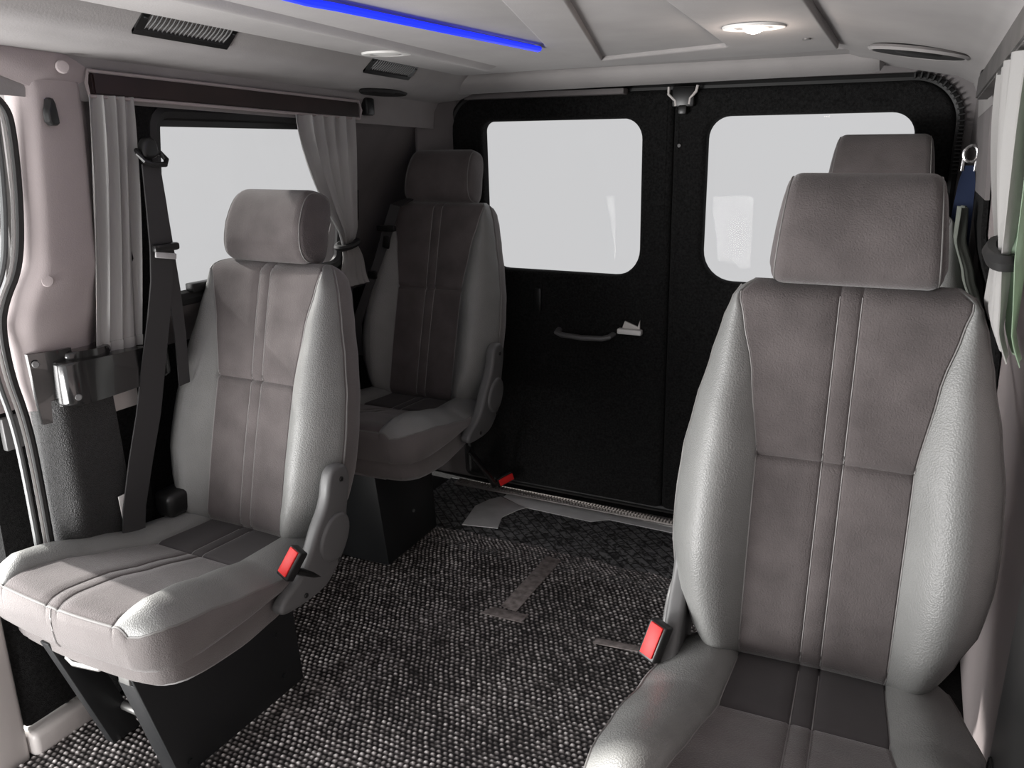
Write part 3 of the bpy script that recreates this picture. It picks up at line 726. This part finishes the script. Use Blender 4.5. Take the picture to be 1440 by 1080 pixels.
# pillar lower cover: black carpet
def pc(u, v):
    z = .02+v*.70; a = -.2+u*1.9
    th = min(u/.4, 1)*PI/2
    return (xl(z)-.018+.052*math.sin(th), .940+.040*(1-math.cos(th))+.10*max(0, u-.4)/.6+.030*(1-v)*u, z)
struct(sheet('trim_17', pc, 20, 16, 'pillar_carpet', thick=-.01, nrm=lambda u, v: (1, 0, 0)))
struct(box('trim_18', (-1.55, .80, -.012), (-1.49, .94, .045), 'white_paint', bev=.012, seg=3))
struct(box('trim_19', (-1.56, .70, -.30), (-1.51, .80, .33), 'white_paint', bev=.012, seg=3))
struct(box('trim_20', (-1.545, .805, .05), (-1.515, .94, .33), 'carpet_black', bev=.01))
struct(box('trim_21', (-1.50, 1.075, .655), (-1.487, 1.155, .70), 'white_paint', bev=.002))
# glossy black moulding wrapping the pillar
root = tag(bm_empty('armrest_moulding', (-1.48, .93, .68)), 'glossy black moulding with a shelf step wrapped round the pillar below the left curtain', 'moulding')
def mould(u, v):
    z = .675+v*.145
    y = .925+.075*u
    return (xl(z)+.012+.022*math.sin(u*PI/2), y-(1-v)*-.012, z-(0 if u < .3 else .0))
o = sheet('moulding_plate', mould, 10, 8, 'vinyl_black', thick=-.008, nrm=lambda u, v: (1, 0, 0)); o.parent = root; o.matrix_parent_inverse = Matrix.Translation(-root.location)
bm = bmesh.new()
outl = smooth_poly([(-1.52, .965), (-1.452, .962), (-1.436, .985), (-1.435, 1.05), (-1.445, 1.16), (-1.46, 1.24), (-1.52, 1.25)], 2)
def prism_z(bm, pts, z0, z1, bev, tilt=0):
    vb = [bm.verts.new((p[0], p[1], z0)) for p in pts]; vt = [bm.verts.new((p[0], p[1], z1+tilt*(p[1]-1))) for p in pts]
    f1 = bm.faces.new(vb[::-1]); f2 = bm.faces.new(vt); n = len(pts)
    for i in range(n): bm.faces.new((vb[i], vb[(i+1) % n], vt[(i+1) % n], vt[i]))
    bmesh.ops.bevel(bm, geom=list(f1.edges)+list(f2.edges), offset=bev, segments=3, profile=.5, affect='EDGES')
prism_z(bm, outl, .708, .795, .007, -.05)
o = bmobj('moulding_shelf', bm, 'vinyl_black'); o.parent = root; o.matrix_parent_inverse = Matrix.Translation(-root.location)
bm = bmesh.new()
outl = smooth_poly([(-1.52, .985), (-1.462, .983), (-1.45, 1.0), (-1.447, 1.06), (-1.47, 1.10), (-1.52, 1.11)], 2)
prism_z(bm, outl, .79, .812, .006, -.05)
o = bmobj('moulding_cap', bm, 'vinyl_black'); o.parent = root; o.matrix_parent_inverse = Matrix.Translation(-root.location)
for (yy_, zz_, ox) in ((.935, .80, .018), (.985, .725, .060)):
    bm = bmesh.new(); cyl_bm(bm, (xl(zz_)+ox, yy_, zz_), (1, -.5, 0), .007, .005, 14, .0015)
    o = bmobj('screw', bm, 'plastic_grey'); o.parent = root; o.matrix_parent_inverse = Matrix.Translation(-root.location)
# round trim plugs
for (yy_, zz_, lab) in ((1.022, 1.334, 'round taupe plug in the headliner above the left pillar'), (.945, .960, 'round taupe plug low on the left pillar')):
    bm = bmesh.new(); q = Vector((1, -.45, 0)).normalized()
    mt = Matrix.Translation(Vector((xl(zz_)+(.031 if zz_ > 1.2 else .012), yy_+(0 if zz_ > 1.2 else .012), zz_))) @ Vector((0, 0, 1)).rotation_difference(q).to_matrix().to_4x4()
    lathe_bm(bm, [(.0115, -.004), (.0115, .001), (.0095, .003), (0, .0042)], mt, 24)
    tag(bmobj('trim_plug', bm, 'trim_taupe'), lab, 'plug')
# coat hook on pillar
bm = bmesh.new()
hk = smooth_poly([(-.012, -.024), (.012, -.024), (.0125, -.010), (.008, .022), (-.004, .024), (-.008, .010), (-.013, .002)], 1)
mt = Matrix.Translation((-1.398, .992, 1.258)) @ Matrix(((-.25, 0, .97, 0), (.97, 0, .25, 0), (0, 1, 0, 0), (0, 0, 0, 1)))
o = plate('coat_hook', hk, [], .016, .005, mt, 'plastic_black'); tag(o, 'small black plastic coat hook high on the taupe pillar', 'hook')
# wood valence over the left window
root = tag(bm_empty('curtain_valence', (-1.40, 1.5, 1.29)), 'long dark brown wooden valence above the left window', 'valence')
def vz(y, t): return 1.3081+.0244*(2-y)*1.0+(t-1)*.040
bm = bmesh.new(); add_box(bm, (-1.425, 1.088, 0), (-1.400, 1.905, 1), 0)
for v in bm.verts: v.co.z = vz(v.co.y, v.co.z)
bmesh.ops.bevel(bm, geom=bm.edges[:], offset=.0035, segments=2, affect='EDGES')
o = bmobj('board', bm, 'wood'); o.parent = root; o.matrix_parent_inverse = Matrix.Translation(-root.location)
bm = bmesh.new(); zz0 = lambda y: vz(y, 0)-.002; zz1 = lambda y: vz(y, 1)+.003
pts = [(-1.402, y, z) for y, z in [(1.078, zz0(1.1)), (1.075, (zz0(1.1)+zz1(1.1))/2), (1.081, zz1(1.1))]]+[(-1.402, y, zz1(y)) for y in (1.3, 1.6, 1.905)]+[(-1.402, 1.915, vz(1.9, .5))]+[(-1.402, y, zz0(y)) for y in (1.905, 1.6, 1.3)]
add_tube(bm, pts, .0035, 6, closed=True, up0=(1, 0, 0)); o = bmobj('edge_trim', bm, 'trim_taupe'); o.parent = root; o.matrix_parent_inverse = Matrix.Translation(-root.location)
o = tag(box('rail_end_bracket', (-1.42, 1.935, 1.278), (-1.395, 1.972, 1.325), 'plastic_black', bev=.006), 'small black bracket at the rear end of the left wooden valence', 'bracket')

# ---- curtains
def curtain(name, label, wallx, ya, yb, ztop, zbot, folds, amp, m, tie=None, side=1, thick=.0015, ph=0, cat='curtain', lean=None, hang=False):
    """ya,yb: edges at top; tie=(z, yc, halfwidth, ybottom_a, ybottom_b)"""
    nu, nv = folds*14, 40
    def f(u, v):
        z = ztop+(zbot-ztop)*v
        if tie:
            zt_, yc, hw, ba, bb = tie
            if z >= zt_:
                k = ((ztop-z)/(ztop-zt_)); k = k**1.5
                a = ya+(yc-hw-ya)*k; b = yb+(yc+hw-yb)*k
            else:
                k = (zt_-z)/(zt_-zbot); k = k**.7
                a = yc-hw+(ba-yc+hw)*k; b = yc+hw+(bb-yc-hw)*k
        else: a, b = ya+.0*v, yb
        if lean: a += lean[0]*v; b += lean[1]*v
        w_ = abs(b-a); am = amp*(.6+.4*math.sin(3*v+ph))*(1-.25*v)
        uu = u+.012*math.sin(u*17+v*2.3+ph)
        d = am*(math.sin(2*PI*folds*uu+ph+.5*math.sin(3*v))+.35*math.sin(2*PI*folds*1.7*uu+2.1+ph))
        yy_ = a+(b-a)*u+.25*am*math.cos(2*PI*folds*uu+ph)
        wx = wallx(ztop)+(wallx(zbot)-wallx(ztop))*v**1.15 if hang else wallx(z)
        return (wx+side*(.024+d), yy_, z)
    o = sheet(name, f, nu, nv, m, thick=thick); return tag(o, label, cat), f
cur, f1 = curtain('window_curtain', 'narrow pale grey curtain hanging straight beside the taupe pillar', xl, 1.066, 1.165, 1.290, .788, 4, .0105, 'curtain', ph=.4, lean=(-.008, .004), hang=True)
bm = bmesh.new()
sheet('hem', lambda u, v: (f1(u, .955+.045*v)[0]+.002, f1(u, .955+.045*v)[1], f1(u, .955+.045*v)[2]), 50, 3, 'curtain', cur, thick=.001)
cur2, f2 = curtain('window_curtain', 'grey curtain gathered by a black tie at the rear edge of the left window', xl, 1.63, 1.87, 1.272, .80, 5, .012, 'curtain', tie=(.935, 1.855, .022, 1.86, 2.0), ph=1.0)
bm = bmesh.new()
zt_ = .935; cx = xl(zt_)+.024
add_tube(bm, [(cx+.024*math.cos(a), 1.855+.034*math.sin(a), zt_-.004+.008*math.sin(a)) for a in [2*PI*k/20 for k in range(20)]], .010, 8, flat=.9, closed=True, up0=(0, 0, 1))
tag(bmobj('curtain_tie', bm, 'rubber'), 'black tie band round the gathered left curtain', 'tie')
# sliding door standing open outside the left wall: inner panel, window, curtain
droot = tag(bm_empty('sliding_door', (-1.66, 1.5, .1)), 'open side door at the far left edge, dark carpeted below its bright window', 'door'); droot['kind'] = 'structure'
def pr(o, r_=droot): o.parent = r_; o.matrix_parent_inverse = Matrix.Translation(-r_.location); return o
dx = lambda z: xl(z)-.13
dys = [.80, .90, .955, 1.0, 1.2, 1.5, 1.98, 2.1]; dzs = [-.1, .1, .3, .5, .66, .72, .80, .86, .9, .98, 1.1, 1.2, 1.30, 1.36]
pr(sheet('door_panel', lambda u, v: (dx(-.1+v*1.46), .90+u*1.2, -.1+v*1.46), 0, 0, 'carpet_black', thick=-.035, us=[(q-.9)/1.2 for q in [.9, .955, 1.0, 1.2, 1.5, 1.98, 2.1]], vs=[(q+.1)/1.46 for q in dzs],
    skip=lambda u, v: .955 < .9+u*1.2 < 1.98 and .80 < -.1+v*1.46 < 1.30, nrm=lambda u, v: (1, 0, 0)))
pr(sheet('door_pane', lambda u, v: (dx(.79+v*.52)-.02, .95+u*1.04, .79+v*.52), 2, 8, 'glass'))
pr(sheet('door_trim', lambda u, v: (dx(.70+v*.09)+.012, .90+u*1.15, .68+v*.12), 4, 4, 'trim_taupe', thick=-.01, nrm=lambda u, v: (1, 0, 0)))
pr(box('door_handle', (dx(.66)+.004, .93, .60), (dx(.66)+.02, 1.02, .67), 'plastic_grey', bev=.004))
o, _ = curtain('window_curtain', 'pale curtain at the far left edge on the open side door', dx, .955, 1.01, 1.285, .80, 3, .008, 'curtain', ph=2.0, lean=(0, -.018))
# ---- seat belt on the left upright
root = tag(bm_empty('seat_belt', (-1.40, 1.17, 1.19)), 'black seat belt running down the dark upright between the left curtain and window', 'seat belt')
def prb(o): return pr(o, root)
def ribbon(name, pts, w_, m, wdir=(0, 1, 0), th=.0016):
    V = []; F = []; n = len(pts)
    for i, p in enumerate(pts):
        p = Vector(p); a = Vector(pts[max(0, i-1)]); b = Vector(pts[min(n-1, i+1)]); t = (b-a).normalized()
        wd = Vector(wdir[i] if isinstance(wdir, list) else wdir); wd = (wd-t*wd.dot(t)).normalized(); nn = t.cross(wd)
        ww = w_[i] if isinstance(w_, (list, tuple)) else w_
        V += [p-wd*ww/2-nn*th, p+wd*ww/2-nn*th, p+wd*ww/2+nn*th, p-wd*ww/2+nn*th]
    for i in range(n-1):
        for k in range(4): F.append((4*i+k, 4*i+(k+1) % 4, 4*i+4+(k+1) % 4, 4*i+4+k))
    F += [(0, 1, 2, 3), (4*n-4, 4*n-3, 4*n-2, 4*n-1)]
    return mesh(name, V, F, m, None, True, 30)
prb(ribbon('webbing', [(-1.382, 1.178, 1.165), (-1.386, 1.182, 1.08), (-1.392, 1.185, 1.0), (-1.402, 1.185, .93), (-1.42, 1.18, .85), (-1.44, 1.165, .74), (-1.45, 1.145, .64), (-1.458, 1.115, .54), (-1.462, 1.085, .44), (-1.462, 1.07, .36)],
    [.042, .05, .054, .056, .058, .062, .064, .062, .058, .056], 'belt'))
prb(ribbon('webbing', [(-1.395, 1.195, 1.165), (-1.40, 1.205, 1.0), (-1.415, 1.225, .9), (-1.432, 1.24, .80), (-1.45, 1.25, .68)], [.03, .035, .03, .03, .03], 'belt'))
bm = bmesh.new()
gp = smooth_poly([(-.022, -.018), (.022, -.014), (.020, .010), (.012, .026), (-.010, .026), (-.020, .008)], 2)
prb(plate('belt_guide', gp, [], .022, .008, Matrix.Translation((-1.385, 1.178, 1.19)) @ Matrix(((-.1, 0, .99, 0), (.99, 0, .1, 0), (0, 1, 0, 0), (0, 0, 0, 1))), 'plastic_black', res=3))
prb(tube('guide_loop', [(-1.38, 1.150, 1.185), (-1.376, 1.158, 1.170), (-1.372, 1.175, 1.163), (-1.372, 1.205, 1.163), (-1.38, 1.216, 1.172), (-1.388, 1.21, 1.185), (-1.392, 1.18, 1.188), (-1.39, 1.155, 1.19)], .0055, 'plastic_black', None, 8, closed=True))
prb(box('belt_latch', (-.010, -.032, -.008), (.006, .032, .008), 'plastic_black', None, .005, 2, Matrix.Translation((-1.385, 1.192, .998)) @ Matrix.Rotation(.0, 4, 'X')))
o = prb(box('latch_tongue', (-.004, -.026, -.006), (.001, .026, .006), 'tape', None, .002, 2, Matrix.Translation((-1.378, 1.184, .982)) @ Matrix.Rotation(-.18, 4, 'X'))); o['label'] = 'pale metal belt tongue'
# belt anchor on floor behind the left seat
tag(box('belt_anchor_cover', (-1.50, 1.16, .38), (-1.44, 1.30, .44), 'plastic_black', None, .015, 3), 'black belt reel cover low on the left wall behind the nearest left seat', 'cover')
# white card on the left wall behind cushion
tag(plate('white_card', [(-.032, -.03), (.0, -.035), (.04, .032), (-.035, .03)], [], .003, .001, Matrix.Translation((-1.466, 1.088, .448)) @ Matrix(((0, 0, 1, 0), (1, 0, 0, 0), (0, 1, 0, 0), (0, 0, 0, 1))), 'white_plastic'), 'small white cut panel low on the left wall behind the cushion', 'panel')
# shoulder belt lying over the left rear seat
root = tag(bm_empty('seat_belt', (-1.46, 2.08, .95)), 'black shoulder belt with buckle hanging over the left rear seat', 'seat belt')
prb(ribbon('webbing', [(-1.445, 2.20, 1.035), (-1.445, 2.12, 1.02), (-1.455, 2.09, .95), (-1.475, 2.06, .86), (-1.50, 2.03, .77), (-1.55, 2.03, .66), (-1.565, 2.05, .55)], [.03, .034, .034, .026, .024, .03, .03], 'belt', (1, .3, 0)))
prb(box('belt_latch', (-.032, -.008, -.009), (.032, .008, .009), 'plastic_black', None, .004, 2, Matrix.Translation((-1.45, 2.075, .955))))
prb(box('latch_tongue', (-.012, -.005, -.03), (.012, .003, .008), 'plastic_black', None, .003, 2, Matrix.Translation((-1.445, 2.068, .925)) @ Matrix.Rotation(.2, 4, 'Y')))
prb(box('belt_stop', (-.016, -.006, -.012), (.016, .006, .012), 'plastic_black', None, .004, 2, Matrix.Translation((-1.487, 2.04, .815))))

# ------------------------------------------------------------------ ceiling fittings
def lin_tab(x, T):
    for (a, b), (c, d) in zip(T, T[1:]):
        if x <= c: return b+(d-b)*(x-a)/(c-a)
    return T[-1][1]
def on_fair_l(y, x): # height of the left fairing
    return ceil_z(y)+lin_tab(-x, [(1.185, .055), (1.195, .034), (1.228, .002), (1.262, -.026), (1.32, -.046), (1.40, -.054)])
def vent(label, ya, yb, xa, xb):
    root = tag(bm_empty('air_vent', (xa, ya, on_fair_l(ya, xa))), label, 'vent', None)
    def mp(v): # local: x along y (0..1), y across, z down
        yy_ = ya+(yb-ya)*v[0]; xx = xa+(xb-xa)*v[1]+.018*v[0]*0
        return Vector((xx, yy_, on_fair_l(yy_, xx)-v[2]))
    L_ = yb-ya
    bm = bmesh.new()
    for (a, b) in (((0, 0, -.004), (1, .13, .006)), ((0, .87, -.004), (1, 1, .006)), ((0, 0, -.004), (.075, 1, .006)), ((.925, 0, -.004), (1, 1, .006)), ((0, 0, -.008), (1, 1, -.003))):
        add_box(bm, a, b, 0)
    for v in bm.verts: v.co = mp(v.co)
    pr(bmobj('vent_frame', bm, 'plastic_black', None, False), root)
    n = int(L_/.0105)
    bm = bmesh.new()
    for k in range(n):
        t = .09+.83*k/(n-1); pts = [mp((t+.007*math.sin(PI*j/5), .12+.76*j/5, .001+.003*math.sin(PI*j/5))) for j in range(6)]
        add_tube(bm, pts, .0016, 6, flat=1.5)
    pr(bmobj('louvres', bm, 'louvre'), root)
    bm = bmesh.new()
    for t in (.035, .965): cyl_bm(bm, mp((t, .5, .0055)), (0, 0, -1), .0035, .002, 10)
    pr(bmobj('screw', bm, 'steel_dark'), root)
vent('black slotted air vent nearest the camera in the left ceiling edge', 1.065, 1.285, -1.194, -1.254)
vent('smaller-looking black air vent toward the rear in the left ceiling edge', 1.73, 1.93, -1.194, -1.254)
def oval_speaker(label, c, rx, ry, tilt, rimm):
    root = tag(bm_empty('speaker_opening', c), label, 'speaker')
    q = Matrix.Rotation(tilt, 4, 'Y')
    def L_(prof, n=40):
        bm = bmesh.new(); lathe_bm(bm, prof, Matrix.Identity(4), n)
        mt = Matrix.Translation(c) @ q @ Matrix.Diagonal((rx, ry, 1, 1))
        for v in bm.verts: v.co = mt @ v.co
        return bm
    pr(bmobj('speaker_rim', L_([(1.0, .004), (1.06, -.001), (1.0, -.006), (.95, -.005), (.9, .003)]), rimm), root)
    pr(bmobj('speaker_cone', L_([(.96, -.0045), (.8, -.0035), (.5, -.001), (.45, -.004), (.2, -.006), (0, -.007)]), 'dark'), root)
oval_speaker('large oval black speaker opening in the right ceiling edge', Vector((-.035, 1.93, ceil_z(1.93)-.0215)), .092, .080, .16, 'headliner')
oval_speaker('slim oval black speaker in the left ceiling edge behind the rear vent', Vector((-1.345, 1.945, ceil_z(1.945)-.050)), .030, .10, -.12, 'dark')
def downlight(label, x, y, lit):
    z = ceil_z(y); root = tag(bm_empty('ceiling_light', (x, y, z)), label, 'light')
    mt = Matrix.Translation((x, y, z)) @ Matrix.Rotation(.025, 4, 'X')
    bm = bmesh.new(); lathe_bm(bm, [(.057, .002), (.055, -.0025), (.046, -.0035), (.038, -.0025), (.036, .001)], mt, 32); pr(bmobj('light_rim', bm, 'white_plastic'), root)
    bm = bmesh.new(); lathe_bm(bm, [(.037, -.0015), (.025, -.0005), (.016, -.0005)], mt, 32); pr(bmobj('light_ring', bm, 'plastic_grey' if lit else 'tape'), root)
    bm = bmesh.new(); lathe_bm(bm, [(.019, -.000), (.018, -.005), (.010, -.010), (0, -.012)] if lit else [(.030, -.001), (.02, -.003), (0, -.004)], mt, 24); pr(bmobj('bulb', bm, 'bulb' if lit else 'white_plastic'), root)
    if lit:
        l = bpy.data.lights.new('spot_glow', 'POINT'); l.energy = .5; l.color = (1, .85, .75); l.shadow_soft_size = .02
        lo = bpy.data.objects.new('bulb_glow', l); C.objects.link(lo); lo.location = (x, y, z-.035); lo.parent = root; lo.matrix_parent_inverse = Matrix.Translation(-root.location)
downlight('round recessed ceiling light that is lit, right of the ceiling centre', -.305, 1.62, True)
downlight('round unlit white ceiling light at the left beside the rear vent', -1.118, 1.635, False)
bm = bmesh.new(); cyl_bm(bm, (-.235, 1.80, ceil_z(1.8)-.003), (0, 0, 1), .008, .006, 16); tag(bmobj('ceiling_sensor', bm, 'plastic_grey'), 'tiny dark round cap in the ceiling behind the lit light', 'cap')

# ------------------------------------------------------------------ rear door fittings
YD = YB-.032
h_ = tube('door_pull', [(-1.025, YD+.01, .606), (-1.02, YD-.022, .602), (-1.0, YD-.030, .597), (-.93, YD-.033, .594), (-.86, YD-.030, .597), (-.84, YD-.022, .602), (-.835, YD+.01, .606)], .011, 'plastic_grey', None, 10, .8)
tag(h_, 'dark grey pull handle on the left rear door', 'handle')
root = tag(bm_empty('door_latch', (-.77, YD, .63)), 'small white latch lever on the left rear door beside the pull handle', 'latch')
pr(box('latch_lever', (-.815, YD-.02, .615), (-.735, YD+.004, .632), 'white_plastic', None, .004), root)
pr(plate('latch_plate', [(-.805, .628), (-.745, .628), (-.745, .662), (-.752, .640), (-.775, .648), (-.795, .655)], [], .008, .001, rear_m(YB-.032), 'white_paint'), root)
for (x, z, dd) in ((-.655+0, 1.19, 0), (-1.10, .735, 1)):
    pass
bm = bmesh.new(); cyl_bm(bm, (-.640, YB-.055, 1.19), (0, -1, 0), .0055, .004, 14, .001); tag(bmobj('trim_plug', bm, 'plastic_grey'), 'tiny dark plug on the black post between the rear windows', 'plug')
root = tag(bm_empty('door_lock', (-.63, 2.38, 1.33)), 'dark door lock with pale edges at the top between the rear doors', 'lock')
pr(box('lock_body', (-.662, 2.375, 1.295), (-.598, 2.42, 1.35), 'plastic_black', None, .006), root)
pr(box('lock_tongue', (-.642, 2.372, 1.275), (-.618, 2.41, 1.30), 'plastic_black', None, .004), root)
pr(tube('lock_edge', [(-.672, 2.378, 1.35), (-.672, 2.378, 1.33), (-.652, 2.378, 1.312), (-.650, 2.378, 1.298)], .004, 'white_paint'), root)
pr(tube('lock_edge', [(-.590, 2.378, 1.352), (-.594, 2.378, 1.335), (-.61, 2.378, 1.318), (-.612, 2.378, 1.302)], .004, 'white_paint'), root)
tag(box('door_strap', (-1.108, YD-.012, .665), (-1.085, YD-.002, .742), 'plastic_black', None, .002), 'short black strap below the left rear window', 'strap')

# ------------------------------------------------------------------ right side fittings
root = tag(bm_empty('curtain_valence', (.09, 1.2, 1.3)), 'grey wooden valence above the window at the right edge', 'valence')
bm = bmesh.new(); add_box(bm, (.075, .55, 0), (.098, 1.86, 1), 0)
for v in bm.verts: v.co.z = 1.3081+.0244*(2-v.co.y)+(v.co.z-1)*.042
bmesh.ops.bevel(bm, geom=bm.edges[:], offset=.003, segments=2, affect='EDGES')
pr(bmobj('board', bm, 'wood_grey'), root)
pr(box('end_bracket', (.078, 1.865, 1.29), (.10, 1.90, 1.325), 'plastic_black', None, .004), root)
cur3, f3 = curtain('window_curtain', 'pale curtain with green-lit edges gathered by a black band at the right edge', lambda z: xr(z)+.008, .97, 1.38, 1.285, .945, 4, .010, 'curtain_pale', tie=(1.065, 1.12, .03, 1.06, 1.34), side=-1, ph=.7)
cur4 = sheet('green_light_layer', lambda u, v: (f3(u*.5, v)[0]+.012, f3(u*.5, v)[1]-.012, f3(u*.5, v)[2]), 40, 30, 'curtain_green_lit', cur3, thick=.001); cur4['label'] = 'added layer coloured like green light through the curtain'  # added layer, paints the green of transmitted light on the curtain side
cx = xr(1.055)-.018
bm = bmesh.new()
add_tube(bm, [(cx+.015*math.cos(a), 1.12+.036*math.sin(a), 1.065+.008*math.sin(a)) for a in [2*PI*k/24 for k in range(24)]], .009, 6, flat=1.2, closed=True, up0=(0, 0, 1))
tag(bmobj('curtain_tie', bm, 'rubber'), 'black tie band round the pale green-lit right curtain', 'tie')
# green-grey curtain piece behind the right rear seat
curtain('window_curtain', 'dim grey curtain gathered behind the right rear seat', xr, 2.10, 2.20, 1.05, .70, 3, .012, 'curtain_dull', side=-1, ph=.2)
# blue belt with ring
root = tag(bm_empty('seat_belt', (.085, 2.33, 1.16)), 'blue belt strap hanging from a pale metal ring on the right rear pillar', 'seat belt')
yb_ = 2.30; xb = .100
pr(tube('metal_ring', [(xb+.015*math.cos(a)*1.0, yb_-.01, 1.165+.019*math.sin(a)) for a in [2*PI*k/20 for k in range(20)]], .0042, 'chrome', None, 8, closed=True, up0=(0, 1, 0)), root)
for q in (-1, 1): pr(box('ring_tab', (xb+q*.014-.0035, yb_-.013, 1.125), (xb+q*.014+.0035, yb_-.006, 1.16), 'chrome', None, .001), root)
pr(ribbon('webbing', [(xb, yb_-.008, 1.138), (xb, yb_-.012, 1.10), (xb-.001, yb_-.016, 1.03), (xb-.0, yb_-.018, .95), (xb+.002, yb_-.02, .86)], [.022, .036, .044, .046, .04], 'belt_blue', (1, -.1, 0)), root)
# right front: black door edge, belt line, carpeted box
tag(tube('belt_strap', [(.158, 1.83, .80), (.160, 1.63, .745), (.165, 1.44, .70), (.168, 1.35, .66)], .006, 'belt', None, 8), 'thin black belt running down the right wall beside the nearest right seat', 'strap')
struct(box('trim_22', (.172, .86, .02), (.20, 1.10, .95), 'plastic_black', bev=.02, seg=3))
struct(box('trim_23', (.165, .70, -.01), (.20, 1.08, .42), 'carpet_black', bev=.03, seg=3))
